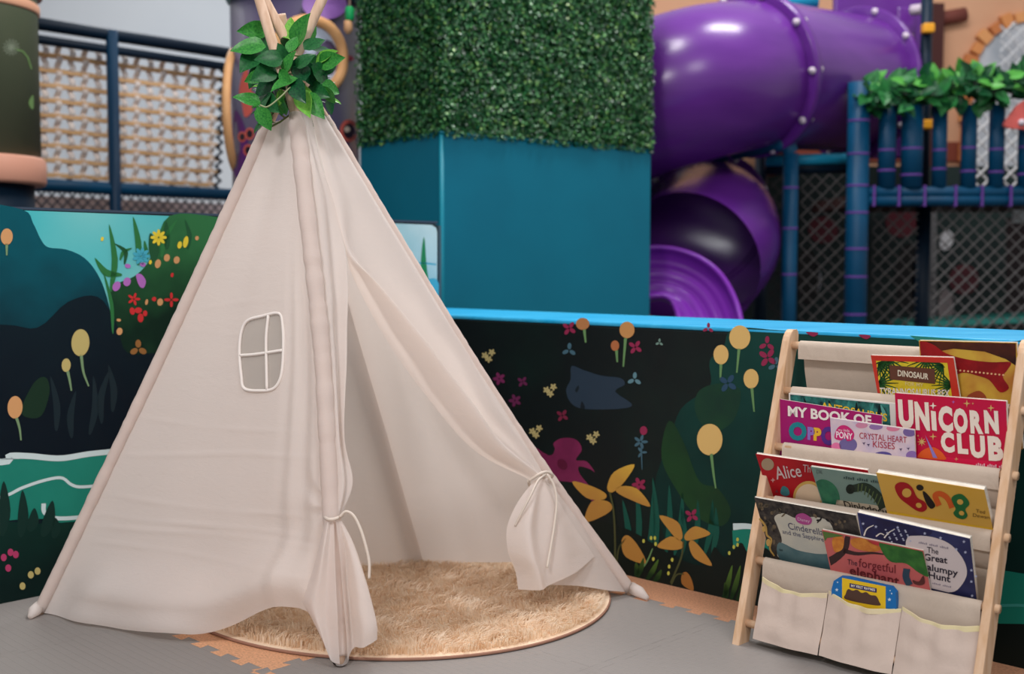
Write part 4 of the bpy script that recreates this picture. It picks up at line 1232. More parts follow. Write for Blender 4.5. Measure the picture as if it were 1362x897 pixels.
# --- fourth pocket
bk = Book('picture_book', 'dark leafy storybook with a pale centre and a small pink oval emblem', 4, (1003, 662), (1138, 686), 28, -.026, .2, .006, cm((36, 34, 36), (78, 72, 66), 55))
reg = [(1005, 664), (1137, 687), (1160, 775), (1030, 752)]
bk.shape('printed_clearing', [(clip(blob([(1030, 688), (1042, 683), (1060, 690), (1085, 688), (1104, 696), (1112, 720), (1120, 760), (1060, 750), (1034, 740), (1040, 720), (1034, 700)], 4), reg), cm((206, 202, 186), (190, 190, 180), 14))], 1)
random.seed(3)
for k_ in range(46):
    tt = random.random(); ed_ = random.random() < .55
    cx_, cy_ = (1008 + tt * 120, 668 + tt * 22 + random.uniform(0, 13)) if ed_ else (1010 + tt * 20 + random.uniform(-2, 12), 670 + tt * 66)
    pl_ = clip(ell(cx_, cy_, random.uniform(1.5, 4), random.uniform(1, 2.6), 8, random.uniform(0, 3)), reg)
    if len(pl_) > 2: bk.shape('printed_leaf', [(pl_, random.choice((cm((92, 84, 70)), cm((58, 52, 52)), cm((24, 24, 28)), cm((110, 96, 76)))))], 2)
bk.shape('printed_lake', [(clip(blob([(1036, 722), (1060, 732), (1085, 737), (1112, 740), (1120, 765), (1060, 755), (1036, 742)], 4), reg), cm((92, 122, 126), (70, 104, 112), 20))], 2)
bk.shape('printed_gold_scroll', [(stroke([(1010, 690), (1018, 700), (1020, 712), (1026, 718), (1024, 730), (1030, 740)], 3, 2, 20), cm((190, 154, 84))), (ell(1022, 722, 3, 5, 12), cm((206, 168, 96))), (ell(1016, 704, 2.5, 4, 12), cm((206, 168, 96)))], 2)
bk.shape('emblem', [(blob([(1058, 690), (1060, 685), (1068, 683), (1076, 687), (1080, 692), (1077, 698), (1068, 698), (1061, 695)]), cm((176, 76, 142)))], 3)
bk.text('Disney', 1061, 692.5, 1077, 695.5, 4, cm((226, 190, 216)), 4, .0)
bk.text('Cinderella', 1049, 704, 1096, 713, 9, cm((70, 72, 104)), 3, -.002, (-.2, -.97))
bk.text('and the Sapphire', 1041, 710, 1096, 721, 6, cm((84, 88, 116)), 3, -.002, (-.2, -.97))

bk = Book('picture_book', 'night blue book with a white oval and dark brush lettering', 4, (1140, 682), (1290, 717), 28, -.018, .2, .012, cm((60, 66, 116), (42, 44, 86), 7))
reg = [(1142, 684), (1289, 718), (1309, 800), (1165, 765)]
bk.shape('printed_night', [(clip(blob([(1140, 680), (1200, 694), (1240, 706), (1220, 722), (1190, 730), (1140, 715)], 4), reg), cm((34, 30, 66), (40, 40, 84), 20))], 1)
bk.shape('printed_oval', [(clip(blob([(1205, 720), (1220, 713), (1245, 716), (1266, 726), (1282, 746), (1286, 764), (1278, 780), (1266, 788), (1240, 786), (1210, 770)], 4), reg), cm((222, 210, 210)))], 2)
bk.shape('printed_stars', [(star(x, y, 2.4, 5, .4), cm((190, 196, 226))) for x, y in ((1251, 716), (1282, 721), (1284, 735), (1292, 759), (1298, 767), (1292, 774), (1293, 793), (1272, 731), (1148, 697), (1194, 702), (1165, 701), (1230, 710))], 3)
bk.shape('printed_swirls', [(stroke([(1149, 713), (1153, 704), (1162, 699)], 2.2, 1.2), WHITE), (stroke([(1165, 714), (1171, 710), (1176, 712)], 2, 1), WHITE), (stroke([(1176, 716), (1182, 709), (1190, 704)], 2, 1), WHITE)] +
         [(ell(1178 + (i * 37 % 34), 705 + (i * 23 % 17), 1.3, 1), cm((186, 190, 214))) for i in range(22)], 3)
tiny_print(bk, 1222, 723, 1262, 731, 2.6, cm((150, 140, 156)), 17)
DKT = cm((46, 40, 56))
bk.text('The', 1233, 735, 1248, 738, 7.5, DKT, 4, .005)
bk.text('Great', 1229, 745, 1260, 750, 8.5, DKT, 4, .02)
bk.text('Falumpy', 1227, 757, 1274, 767, 8.5, DKT, 4, .02)
bk.text('Hunt', 1235, 769, 1264, 775, 8.5, DKT, 4, .02)
tiny_print(bk, 1240, 777, 1268, 783, 2.2, cm((150, 140, 156)), 12)

bk = Book('picture_book', 'coral pink book with green leaves, tree branches and curly dark lettering', 4, (1093, 705), (1228, 733), 26, -.006, .2, .006, cm((206, 106, 102), (198, 96, 96), 8))
reg = [(1094, 707), (1227, 734), (1240, 784), (1106, 757)]
bk.shape('printed_branch', [(clip(q, reg), cm((62, 40, 40))) for q in (stroke([(1098, 750), (1112, 742), (1124, 730), (1128, 712), (1132, 706)], 12, 5, 16), stroke([(1122, 733), (1140, 737), (1160, 736), (1178, 738)], 6, 1.5, 12))], 1)
bk.shape('printed_foliage', [(clip(blob([(1170, 720), (1200, 726), (1230, 733), (1236, 766), (1222, 762), (1205, 750), (1186, 748), (1175, 737)], 4), reg), cm((44, 98, 44), (62, 122, 52), 40)),
                             (clip([(1093, 705), (1128, 711), (1118, 714), (1100, 716), (1096, 722)], reg), cm((88, 120, 60)))], 2)
bk.shape('printed_animals', [(blob([(1107, 718), (1114, 713), (1122, 716), (1121, 730), (1112, 735), (1108, 730)]), cm((222, 148, 58), (206, 120, 50), 60)), (blob([(1132, 718), (1146, 716), (1160, 722), (1172, 730), (1165, 734), (1148, 733), (1134, 727)]), cm((216, 142, 60), (198, 116, 50), 60)),
                             (clip(blob([(1144, 712), (1156, 715), (1168, 720), (1168, 726), (1156, 722)]), reg), cm((196, 60, 66)))], 2)
bk.text('The', 1127, 751, 1140, 753, 7, DKT, 3, -.004)
bk.text('forgetful', 1142, 754, 1191, 763, 11, cm((120, 40, 44)), 3, .0)
bk.text('elephant', 1130, 764, 1196, 779, 11, cm((110, 36, 42)), 3, .02)
bk.shape('printed_trunk', [(stroke([(1206, 757), (1205, 768), (1210, 779)], 9, 9, 10), cm((52, 74, 92)))], 3)
bk.shape('printed_butterfly', [(blob([(1214, 772), (1222, 774), (1228, 766), (1230, 776), (1224, 779), (1216, 777)]), cm((96, 48, 46)))], 3)

# --- small board book in the middle bottom pocket
o_ = rk(.3, n4 + .026, .16); t_ = math.radians(8)
nn_ = (RN * math.cos(t_) - UP * math.sin(t_)).normalized()
OUT = [(1106, 806), (1106, 784), (1109, 773), (1117, 768), (1128, 769), (1175, 780), (1185, 782), (1191, 789), (1192, 806), (1192, 826), (1106, 812)]
root = thing('board_book', 'small yellow and blue board book peeking out of the bottom pocket', 'book', tuple(on_plane(1149, 820, o_, nn_)), 'picture books in the sling rack')
b = MB()
fv = [on_plane(x, y, o_, nn_) for x, y in OUT][::-1]; bv = [p - nn_ * .014 for p in fv]
n_ = len(fv)
b.add(fv + bv, [tuple(range(n_)), tuple(range(2 * n_ - 1, n_ - 1, -1))] + [(i, n_ + i, n_ + (i + 1) % n_, (i + 1) % n_) for i in range(n_)], cm((30, 112, 182)))
bd = b.build('board_block', root)
S = Sheet(o_, nn_, bd); S.step = .0004
S.shape('printed_band', [([(1120, 769), (1178, 780.5), (1178, 822), (1120, 812)], cm((236, 196, 40)))], 1)
S.shape('printed_title_bar', [([(1130, 776), (1166, 783), (1166, 789), (1130, 782)], cm((46, 38, 92)))], 2)
S.text('lettering', 'MY FIRST RHYMES', 1132, 781, 1164, 787, 3.4, WHITE, 3, .02)
S.shape('printed_cloud', [(blob([(1125, 790), (1128, 784), (1134, 786), (1140, 785), (1146, 789), (1152, 788), (1158, 792), (1165, 793), (1169, 800), (1168, 806), (1126, 798)]), cm((86, 62, 52)))], 2)
S.shape('printed_stars', [(star(x, y, r, 5, .42), cm((206, 226, 240))) for x, y, r in ((1113, 785, 2.6), (1114, 775, 1.4), (1183, 798, 2.8), (1186, 790, 1.6), (1184, 786, 1.2))], 2)

# ================================================================== HEDGE PLANTER BEHIND THE BARRIERS
HC = at_depth(587, 176, 5.35)                       # near top corner of the box
ZT = HC.z
HX = Vector((1959, FPX, 0)).normalized()            # along the broad face, away to the right
HY = Vector((-1431, FPX, 0)).normalized()           # along the narrow face, away to the left
HY = (HY - HX * HY.dot(HX)).normalized()
def hx(a, c, z): return Vector((HC.x, HC.y, 0)) + HX * a + HY * c + UP * z
# length of the broad face from the photographed right edge
rr_ = ray(866, 300); t_ = None
den = HX.x * rr_.y - HX.y * rr_.x
WA = (HC.y * rr_.x - HC.x * rr_.y) / den
rr_ = ray(478, 200); den = HY.x * rr_.y - HY.y * rr_.x
WB = (HC.y * rr_.x - HC.x * rr_.y) / den
TEAL = mat((0, 108, 132), 0.5, 'teal_vinyl', (0, 102, 126), 2.0, .05, 8, spec=.2)
planter = thing('planter_box', 'tall teal padded box standing behind the barriers under the boxwood hedge', 'planter', tuple(hx(WA / 2, WB / 2, 0)))
b = MB(); b.box(hx(WA / 2, WB / 2, ZT / 2), (WA / 2, WB / 2, ZT / 2), TEAL, (HX, HY, UP)); b.build('box_body', planter, bevel=.012)
b = MB(); b.tube([hx(.004, .004, .01), hx(.004, .004, ZT - .01)], .011, mat((0, 116, 136), .4), 10); b.build('corner_piping', planter, True)
b = MB()
b.tube([hx(0, WB, ZT), hx(0, 0, ZT), hx(WA, 0, ZT)], .008, mat((0, 112, 132), .4), 8); b.build('rim_piping', planter, True)
ZH = 2.75
hedge = thing('boxwood_hedge', 'dense artificial boxwood hedge block rising from the teal box', 'hedge', tuple(hx(WA / 2, WB / 2, ZT)))
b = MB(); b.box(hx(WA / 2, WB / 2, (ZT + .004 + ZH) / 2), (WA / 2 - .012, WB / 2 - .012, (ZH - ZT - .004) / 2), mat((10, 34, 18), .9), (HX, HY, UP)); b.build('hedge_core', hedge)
HLM = bpy.data.materials.new('boxwood_leaf'); HLM.use_nodes = True
nt = HLM.node_tree; p_ = nt.nodes['Principled BSDF']; p_.inputs['Roughness'].default_value = .38
g_ = nt.nodes.new('ShaderNodeNewGeometry')
r_ = nt.nodes.new('ShaderNodeValToRGB')
r_.color_ramp.elements[0].color = L3((10, 50, 28)); r_.color_ramp.elements[1].color = L3((110, 150, 70))
e_ = r_.color_ramp.elements.new(.55); e_.color = L3((24, 90, 48)); e_ = r_.color_ramp.elements.new(.9); e_.color = L3((64, 128, 66))
nt.links.new(g_.outputs['Random Per Island'], r_.inputs[0]); nt.links.new(r_.outputs[0], p_.inputs['Base Color'])
def leaf_cloud(n, origin, ex, ey, en, la, lb, size, depth, ragged=.02):
    a = np.random.rand(n) * la; c = np.random.rand(n) * (lb + ragged) - ragged * np.random.rand(n)
    lump = .5 + .5 * np.sin(a * 23 + np.sin(c * 17) * 2) * np.cos(c * 19 + np.sin(a * 11))
    d = (np.random.rand(n) - .35) * depth * (.5 + .8 * lump)
    o3 = np.array(origin)[None] + a[:, None] * np.array(ex) + c[:, None] * np.array(ey) + d[:, None] * np.array(en)
    t = np.random.randn(n, 3); t /= np.linalg.norm(t, axis=1)[:, None]
    nn = np.array(en)[None] * .9 + np.array([0, 0, .5]) + np.random.randn(n, 3) * .55; nn /= np.linalg.norm(nn, axis=1)[:, None]
    t = t - (t * nn).sum(1)[:, None] * nn; t /= np.linalg.norm(t, axis=1)[:, None]
    s = np.cross(nn, t)
    L_ = size * (.7 + .6 * np.random.rand(n))[:, None]
    v = np.stack([o3 - t * L_ * .5, o3 + s * L_ * .32 + nn * L_ * .06, o3 + t * L_ * .5, o3 - s * L_ * .32 + nn * L_ * .06], 1).reshape(-1, 3)
    b_ = np.arange(n) * 4
    f = np.stack([np.stack([b_, b_ + 1, b_ + 2], 1), np.stack([b_, b_ + 2, b_ + 3], 1)], 1).reshape(-1, 3)
    return v, f
parts = []
HZ = ZH - ZT
for n_, og, ex_, en_, la in ((34000, hx(0, 0, ZT), HX, -HY, WA), (17000, hx(0, 0, ZT), HY, -HX, WB), (7000, hx(WA, 0, ZT), HY, HX, WB), (7000, hx(0, WB, ZT), HX, HY, WA)):
    parts.append(leaf_cloud(n_, og, ex_, (0, 0, 1), en_, la, HZ, .021, .035))
VV, FF_ = [], []; off = 0
for v, f in parts:
    VV.append(v); FF_.append(f + off); off += len(v)
o = bpy.data.objects.new('foliage', tri_mesh('foliage', np.concatenate(VV), np.concatenate(FF_), HLM)); COL.objects.link(o); attach(o, hedge); o['kind'] = 'stuff'

# ================================================================== PLAY STRUCTURE ON THE RIGHT
NAVY = mat((2, 58, 90), 0.45, 'navy_blue_vinyl', (4, 68, 102), 3); NAVYD = mat((4, 28, 46), 0.5); CYAN = mat((30, 140, 176), .35); TIEP = mat((96, 60, 140), .5)
PURPLE = mat((94, 40, 132), 0.26, 'purple_moulded_plastic', (84, 32, 122), 2, .04, 6, spec=.45, stretch=(1, 1, 4)); PURPL2 = mat((116, 44, 160), 0.22); BOLT = mat((200, 190, 200), .3)
def dpt(x, y, d): return at_depth(x, y, d)
def pad_post(name, label, x, y0, y1, d, wpx, cat='post', group=None, zties=(), m_=NAVY, to_floor=False):
    p0, p1 = dpt(x, y0, d), dpt(x, y1, d)
    p1 = Vector((p0.x, p0.y, 0.0 if to_floor else p1.z)); r = wpx / 2 / FPX * d
    t = thing(name, label, cat, (p0.x, p0.y, p1.z), group)
    b = MB(); b.tube([p1, p0], r, m_, 20); b.build('padding', t, True)
    for ty in zties:
        q = dpt(x, ty, d)
        b = MB(); b.tube([Vector((p0.x, p0.y, q.z - .006)), Vector((p0.x, p0.y, q.z + .006))], r * 1.035, TIEP, 20); b.build('cable_tie', t)
    return t
DS = 7.0
pad_post('padded_post', 'thick navy padded post at the end of the leafy railing', 1143, 110, 430, DS, 29, zties=(161, 205, 247, 283, 331, 368, 418), to_floor=True)
pad_post('padded_post', 'slim navy padded post topped by a bent pipe beside the purple slide', 1052, 204, 430, DS + .02, 20, zties=(250, 304, 365), to_floor=True)
pad_post('steel_post', 'dark steel post standing under the railing deck behind the net', 1229, 262, 430, DS + .5, 19, m_=NAVYD, to_floor=True)
pad_post('steel_post', 'dark steel post holding the purple slide panel beside the tan wall', 1234, -40, 262, DS + .52, 15, m_=NAVYD)
pad_post('steel_post', 'dark steel post behind the slim padded post', 1013, 195, 430, DS + 1.0, 17, m_=NAVYD, to_floor=True)
for y, lb in ((38, 'yellow clamp on the steel post above the leaf garland'), (166, 'yellow clamp on the steel post below the leaf garland')):
    b = MB(); q = dpt(1234, y, DS + .46); b.box(q, (.035, .035, .03), mat((214, 150, 40), .4)); tag(b.build('pipe_clamp', bevel=.01), lb, 'clamp', 'yellow pipe clamps')
# bent pipe
t = thing('bent_pipe', 'navy padded pipe bending down towards the slim post beside the slide', 'pipe', tuple(dpt(1052, 204, DS)))
b = MB(); b.tube(catmull([dpt(905, 212, DS + .55), dpt(970, 204, DS + .3), dpt(1030, 193, DS + .05), dpt(1047, 194, DS + .02), dpt(1052, 204, DS + .02)], 40), .045, NAVY, 16); b.build('padding', t, True)
b = MB(); b.tube([dpt(972, 204, DS + .29), dpt(976, 203, DS + .275)], .048, TIEP, 16); b.build('cable_tie', t)
b = MB(); b.tube([dpt(1018, 214, DS + .3), dpt(1130, 211, DS + .25)], .034, CYAN, 14); tag(b.build('blue_pipe', None, True), 'bright blue horizontal pipe below the purple slide panel', 'pipe')
b = MB(); b.tube([dpt(1018, 224, DS + .35), dpt(1130, 222, DS + .3)], .04, NAVYD, 12); tag(b.build('steel_beam', None, True), 'dark beam directly under the bright blue pipe', 'beam')
b = MB(); b.tube([dpt(1012, 4, DS + .8), dpt(1086, -2, DS + .8)], .07, CYAN, 14); tag(b.build('blue_pipe', None, True), 'glossy cyan pipe above the purple tube slide', 'pipe')
# railing: beam, balusters
t = thing('deck_beam', 'navy padded double beam carrying the balusters of the leafy railing', 'beam', tuple(dpt(1260, 272, DS)))
for y in (256, 267):
    b = MB(); b.tube([dpt(1154, y, DS), dpt(1420, y - 1, DS)], .034, NAVY, 16); b.build('padding', t, True)
for x in (1160, 1193, 1227, 1268, 1303, 1341):
    b = MB(); b.box(dpt(x, 261, DS), (.006, .046, .062), TIEP); b.build('cable_tie', t)
for x, w, lb in ((1181, 23, 'navy padded baluster next to the thick end post'), (1214, 28, 'widest navy baluster, second from the thick end post'), (1251, 19, 'slim navy baluster, third from the thick end post'),
                 (1290, 20, 'navy baluster between the tan band and the white netting'), (1327, 20, 'navy baluster just beside the coral pink panel'), (1366, 20, 'navy baluster behind the coral pink panel')):
    pad_post('baluster', lb, x, 140, 250, DS + .01, w, 'baluster', 'navy padded balusters', zties=(195 + (x % 7), 225 + (x % 9)))
# leaf garland
gar = thing('leaf_garland', 'bushy green leaf garland lying along the top of the navy railing', 'garland', tuple(dpt(1250, 140, DS)))
GLEAF = [leaf_mesh('leaf', m_, 1, .68, .2, .15, 4) for m_ in (mat((22, 84, 44), .4, 'garland_leaf', (44, 116, 56), 20), mat((12, 58, 36), .4, 'garland_leaf_dark', (24, 82, 44), 20), mat((64, 140, 58), .4, 'garland_leaf_light', (84, 158, 64), 20))]
for k in range(300):
    x = random.uniform(1148, 1395)
    cy = 131 - (x - 1148) * .075
    y = cy + random.uniform(-19, 15)
    a = dpt(x, y, DS - random.uniform(-.1, .13))
    an = random.uniform(0, 6.28)
    dv = Vector((math.cos(an), random.uniform(-.7, .1), math.sin(an) * .6 + .2))
    put_leaf(gar, random.choice(GLEAF if y < cy else GLEAF[:2]), a, dv, Vector((random.uniform(-.5, .5), -.9, .8)), random.uniform(.09, .13))
b = MB(); b.tube([dpt(1146, 131, DS), dpt(1270, 122, DS), dpt(1400, 113, DS)], .03, mat((20, 60, 34), .8), 10); b.build('stem', gar, True)
# diamond nets
def net(name, label, x0, x1, y0, y1, d, cell, r, m_, cat='net'):
    A, B = dpt(x0, y1, d), dpt(x1, y0, d)
    w, h = B.x - A.x, B.z - A.z
    b = MB()
    k = -h
    while k < w:
        for s_ in (0, 1):
            # strand x = k + t, z = t  (mirrored for s_)
            ta, tb = max(0, -k), min(h, w - k)
            if tb - ta > cell * .3:
                f = lambda t: Vector((A.x + k + t, A.y + (.004 if s_ else -.004), A.z + (t if s_ == 0 else h - t)))
                b.tube([f(ta), f(tb)], r, m_, 4, False)
        k += cell
    o = tag(b.build(name), label, cat); return o
NETM = mat((62, 60, 60), .7)
net('safety_net', 'diamond safety net between the slim and the thick padded posts', 1062, 1129, 232, 440, DS + .03, .085, .0045, NETM)
net('safety_net', 'diamond safety net between the thick post and the dark steel post', 1158, 1222, 268, 440, DS + .06, .085, .0045, NETM)
net('safety_net', 'wide diamond safety net below the deck right of the dark steel post', 1238, 1420, 266, 440, DS + .06, .085, .0045, mat((96, 94, 94), .7))
net('safety_net', 'white netting seen between the balusters of the railing', 1284, 1400, 150, 250, DS + .9, .1, .008, mat((206, 208, 210), .7))
net('safety_net', 'net beside the purple slide behind the slim padded post', 1022, 1044, 232, 440, DS + .4, .085, .0045, NETM)
# dark printed wall under the deck
b = MB(); b.box(Vector((2.9, 8.75, .86)), (1.75, .03, .86), mat((34, 50, 48), .6, 'dark_green_panel', (26, 36, 38), 2))
und = tag(b.build('backdrop_board'), 'dark green printed panel behind the nets under the deck', 'panel')
SU = Sheet(Vector((2.9, 8.718, .7)), Vector((0, -1, 0)), und); SU.step = .002
mar = cm((92, 36, 46)); gry = cm((150, 150, 156)); blk = cm((16, 16, 18))
SU.shape('printed_dot', [(ell(1095, 306, 20, 18), mar)], 1); SU.shape('printed_dot', [(ell(1282, 372, 20, 20), mar)], 1)
SU.shape('printed_dot', [(ell(1200, 296, 22, 20), mar)], 1)
SU.shape('printed_oval', [(ell(1074, 368, 16, 38), blk), (blob([(1084, 350), (1092, 366), (1090, 385), (1086, 384), (1088, 366)]), gry)], 1)
SU.shape('printed_oval', [(ell(1208, 370, 17, 46), blk), (blob([(1216, 340), (1220, 352), (1220, 400), (1215, 406), (1213, 370)]), gry)], 1)
SU.shape('printed_oval', [(ell(1258, 410, 10, 26), cm((150, 140, 140)))], 1)
SU.shape('printed_patch', [([(1226, 280), (1246, 280), (1246, 436), (1226, 436)], cm((110, 110, 112)))], 1)
SU.shape('printed_patch', [([(1338, 290), (1420, 280), (1420, 436), (1338, 436)], cm((28, 18, 20)))], 1)
SU.shape('printed_card', [(ell(1259, 320, 9, 14, 8, .3), cm((206, 206, 210)))], 2)
b = MB(); b.box(dpt(1356, 286, 8.0), (.05, .01, .055), mat((200, 204, 206), .5)); tag(b.build('white_card', bevel=.003), 'small white card hanging under the deck at the net', 'card')
b = MB(); b.box(dpt(1310, 425, 7.7), (.55, .25, .02), mat((60, 150, 140), .5), (Vector((1, -.12, .06)).normalized(), Vector((.12, 1, 0)).normalized(), UP)); tag(b.build('foam_mat', bevel=.005), 'pale teal mat edge lying behind the wide net', 'mat')
# deck
b = MB(); b.box(Vector((3.2, 7.75, 1.40)), (1.06, .66, .035), mat((70, 46, 44), .6)); tag(b.build('play_deck'), 'dark platform floor carried by the navy deck beam', 'platform')
b = MB(); b.box(dpt(970, 214, 8.48), (.36, .2, .1), mat((122, 66, 46), .6)); o = tag(b.build('wooden_ledge', bevel=.006), 'reddish brown wooden ledge between the slide tubes', 'ledge')
b = MB(); b.box(dpt(996, 208, 8.26), (.068, .02, .105), mat((196, 152, 116), .6)); attach(tag2 := b.build('pale_block', bevel=.004), o)
# tan facade with arch
FD = 9.3
TAN = mat((206, 160, 128), .7, 'tan_facade', (198, 150, 118), 1.5)
fac = thing('castle_facade', 'tan painted play facade with a brick edged arch', 'facade', (2.9, FD, 0))
b = MB(); b.box(Vector((3.1, FD + .04, 1.9)), (2.3, .04, 1.9), TAN); b.build('facade_board', fac)
b = MB(); b.box(Vector((3.1, FD - .012, dpt(1200, 202, FD).z)), (2.3, .012, .075), mat((124, 58, 42), .6)); b.build('brown_band', fac)
ac = dpt(1372, 108, FD - .03); AR = 78 / FPX * FD
b = MB()
arc = [ac + Vector((AR * math.cos(a), 0, AR * 1.02 * math.sin(a))) for a in [math.pi * k / 24 for k in range(25)]]
arcv = [ac + Vector((AR, 0, -.9))] + arc + [ac + Vector((-AR, 0, -.9))]
b.add(arcv, [tuple(range(len(arcv)))][::-1], mat((196, 200, 206), .5, 'arch_backing', (150, 160, 170), 3)); b.build('arch_opening', fac)
BRK = [mat((206, 138, 84), .7), mat((190, 118, 70), .7), mat((214, 152, 98), .7)]
for k in range(15):
    a = math.pi * (k + .5) / 15
    c_ = ac + Vector((math.cos(a), 0, math.sin(a))) * (AR * (1.07 + .02 * (k % 2)))
    b = MB(); ra = Vector((math.cos(a), 0, math.sin(a))); ta = Vector((-math.sin(a), 0, math.cos(a)))
    b.box(c_, (AR * (.085 + .03 * (k % 2)), .03, AR * .092), BRK[k % 3], (ra, Vector((0, 1, 0)), ta)); b.build('brick', fac, bevel=.004)
for sx in (-1, 1):
    for k in range(6):
        b = MB(); b.box(ac + Vector((sx * AR * (1.07 + .02 * (k % 2)), 0, -.09 - .155 * k)), (AR * (.085 + .03 * (k % 2)), .03, .07), BRK[(k + 1) % 3]); b.build('brick', fac, bevel=.004)
net('safety_net', 'pale net stretched across the brick edged arch', 1328, 1440, 30, 150, FD - .2, .11, .008, mat((206, 210, 214), .7))
b = MB(); q0, q1 = dpt(1240, 27, FD - .05), dpt(1284, 19, FD - .05); b.tube([q0, q1], .055, mat((112, 60, 52), .6), 14); tag(b.build('wooden_peg', None, True), 'short brown log peg on the tan facade beside the steel post', 'peg')
b = MB(); q = dpt(1238, 190, FD - .1); b.box(Vector((q.x + .02, q.y, 1.5)), (.045, .05, 1.5), mat((70, 36, 34), .6)); tag(b.build('brown_pillar'), 'dark brown pillar against the tan facade behind the steel post', 'pillar')
# pink panel at the edge
b = MB()
pp = [dpt(x, y, DS - .12) for x, y in blob([(1337, 168), (1346, 150), (1362, 134), (1400, 120), (1420, 160), (1400, 176), (1362, 172)], 5)]
n_ = len(pp); bk_ = [p + Vector((0, .03, 0)) for p in pp]
b.add(pp + bk_, [tuple(range(n_)), tuple(range(2 * n_ - 1, n_ - 1, -1))] + [(i, n_ + i, n_ + (i + 1) % n_, (i + 1) % n_) for i in range(n_)], mat((206, 98, 92), .45))
o = tag(b.build('pink_panel'), 'coral pink cut-out panel bolted in front of the balusters', 'panel')
b = MB(); b.sphere(dpt(1359, 163, DS - .13), .02, BOLT, 8); b.build('bolt', o, True)

# --- purple tube slide
slide = thing('tube_slide', 'purple plastic tube slide spiralling down behind the hedge', 'slide', (1.2, 7.2, 0))
TR = .44
def tube_part(name, pts, r, m_=PURPLE, n=60):
    c_ = catmull(pts, n); b = MB(); b.tube(c_, r, m_, 40, False); return b.build(name, slide, True)
P1 = [dpt(1136, 112, 7.85), dpt(1080, 107, 7.55), dpt(1000, 98, 7.1)]
tube_part('tube_section', P1, TR)
P2 = [dpt(1000, 100, 7.1), dpt(930, 112, 6.85), dpt(850, 138, 6.95), dpt(780, 180, 7.4), dpt(790, 225, 7.9)]
tube_part('tube_section', P2, TR)
P3 = [dpt(790, 225, 7.9), dpt(850, 262, 8.0), dpt(920, 290, 7.7), dpt(945, 315, 7.25), dpt(915, 350, 6.85)]
tube_part('tube_section', P3, .43)
def ring_at(pts, i, r, w, name='flange'):
    c_ = catmull(pts, 60); k = min(max(i, 1), 58)
    t_ = (c_[k + 1] - c_[k - 1]).normalized()
    b = MB(); b.tube([c_[i] - t_ * w, c_[i] + t_ * w], r, PURPLE, 44, True)
    o = b.build(name, slide, True)
    a_ = Vector((0, 0, 1)); a_ = (a_ - t_ * a_.dot(t_)).normalized(); b_ = t_.cross(a_)
    for k2 in range(10):
        an = 2 * math.pi * k2 / 10 + .3
        for sgn in (-1, 1):
            bb = MB(); bb.sphere(c_[i] + t_ * (w * sgn) + (a_ * math.cos(an) + b_ * math.sin(an)) * (r - .022), .02, BOLT, 6); bb.build('bolt', o, True)
    return o
def flange_ring(pts, i, r0, r1, w):
    """flat collar around the tube"""
    c_ = catmull(pts, 60); k = min(max(i, 1), 58)
    t_ = (c_[k + 1] - c_[k - 1]).normalized()
    a_ = Vector((0, 0, 1)); a_ = (a_ - t_ * a_.dot(t_)).normalized(); b_ = t_.cross(a_)
    g = []
    for r, s_ in ((r0, -w), (r1 - .01, -w), (r1, -w + .006), (r1, w - .006), (r1 - .01, w), (r0, w)):
        g.append([c_[i] + t_ * s_ + (a_ * math.cos(2 * math.pi * q / 48) + b_ * math.sin(2 * math.pi * q / 48)) * r for q in range(48)])
    b = MB(); b.grid(g, PURPLE, True); o = b.build('flange', slide, True)
    for q in range(10):
        an = 2 * math.pi * q / 10 + .25
        bb = MB(); bb.tube([c_[i] - t_ * (w + .014) + (a_ * math.cos(an) + b_ * math.sin(an)) * (r1 - .025), c_[i] + t_ * (w + .014) + (a_ * math.cos(an) + b_ * math.sin(an)) * (r1 - .025)], .02, BOLT, 10); bb.build('bolt', o, True)
flange_ring(P2, 0, TR - .01, TR + .055, .03)
flange_ring(P3, 34, .42, .48, .03)
# entry panel
pc = dpt(1168, 96, 7.9)
b = MB(); b.box(pc + Vector((0, .03, .05)), (.30, .03, .62), PURPLE); b.build('entry_panel', slide, bevel=.02)
flange_ring([dpt(1136, 112, 7.84), dpt(1108, 109, 7.7), dpt(1080, 107, 7.55)], 0, TR - .01, TR + .06, .02)
b = MB(); b.box(dpt(1205, 28, 7.85), (.06, .012, .09), PURPLE); b.build('panel_boss', slide, bevel=.02)
b = MB(); b.tube([dpt(1212, 14, 7.75), dpt(1228, 12, 7.7)], .035, mat((190, 176, 190), .4), 12); b.build('panel_bolt', slide, True)
# open run-out chute with ridges
path = catmull([dpt(820, 372, 6.5), dpt(880, 364, 6.5), dpt(918, 378, 6.45), dpt(938, 408, 6.38), dpt(946, 445, 6.28), dpt(948, 480, 6.2)], 40)
g = []
for i, p in enumerate(path):
    t_ = (path[min(i + 1, 39)] - path[max(i - 1, 0)]).normalized()
    sd = t_.cross(Vector((0, -.8, .6))).normalized(); upv = sd.cross(t_).normalized()
    if upv.z < 0 and upv.y > 0: upv = -upv
    r = []
    for k in range(33):
        a = math.pi * (k / 32) 
        ridge = .012 * math.cos(a * 14) * (1 if 6 < k < 26 else 0)
        r.append(p + sd * (math.cos(a) * .165) + upv * (-math.sin(a) * (.12 + ridge) + (.02 if k in (0, 32) else 0)))
    g.append(r)
b = MB(); b.grid(g, PURPL2); o = b.build('chute', slide, True)
sol = o.modifiers.new('thickness', 'SOLIDIFY'); sol.thickness = .012
b = MB(); b.tube([r[0] for r in g], .016, PURPL2, 10); b.build('chute_lip', slide, True)
b = MB(); b.tube([r[-1] for r in g], .016, PURPL2, 10); b.build('chute_lip', slide, True)

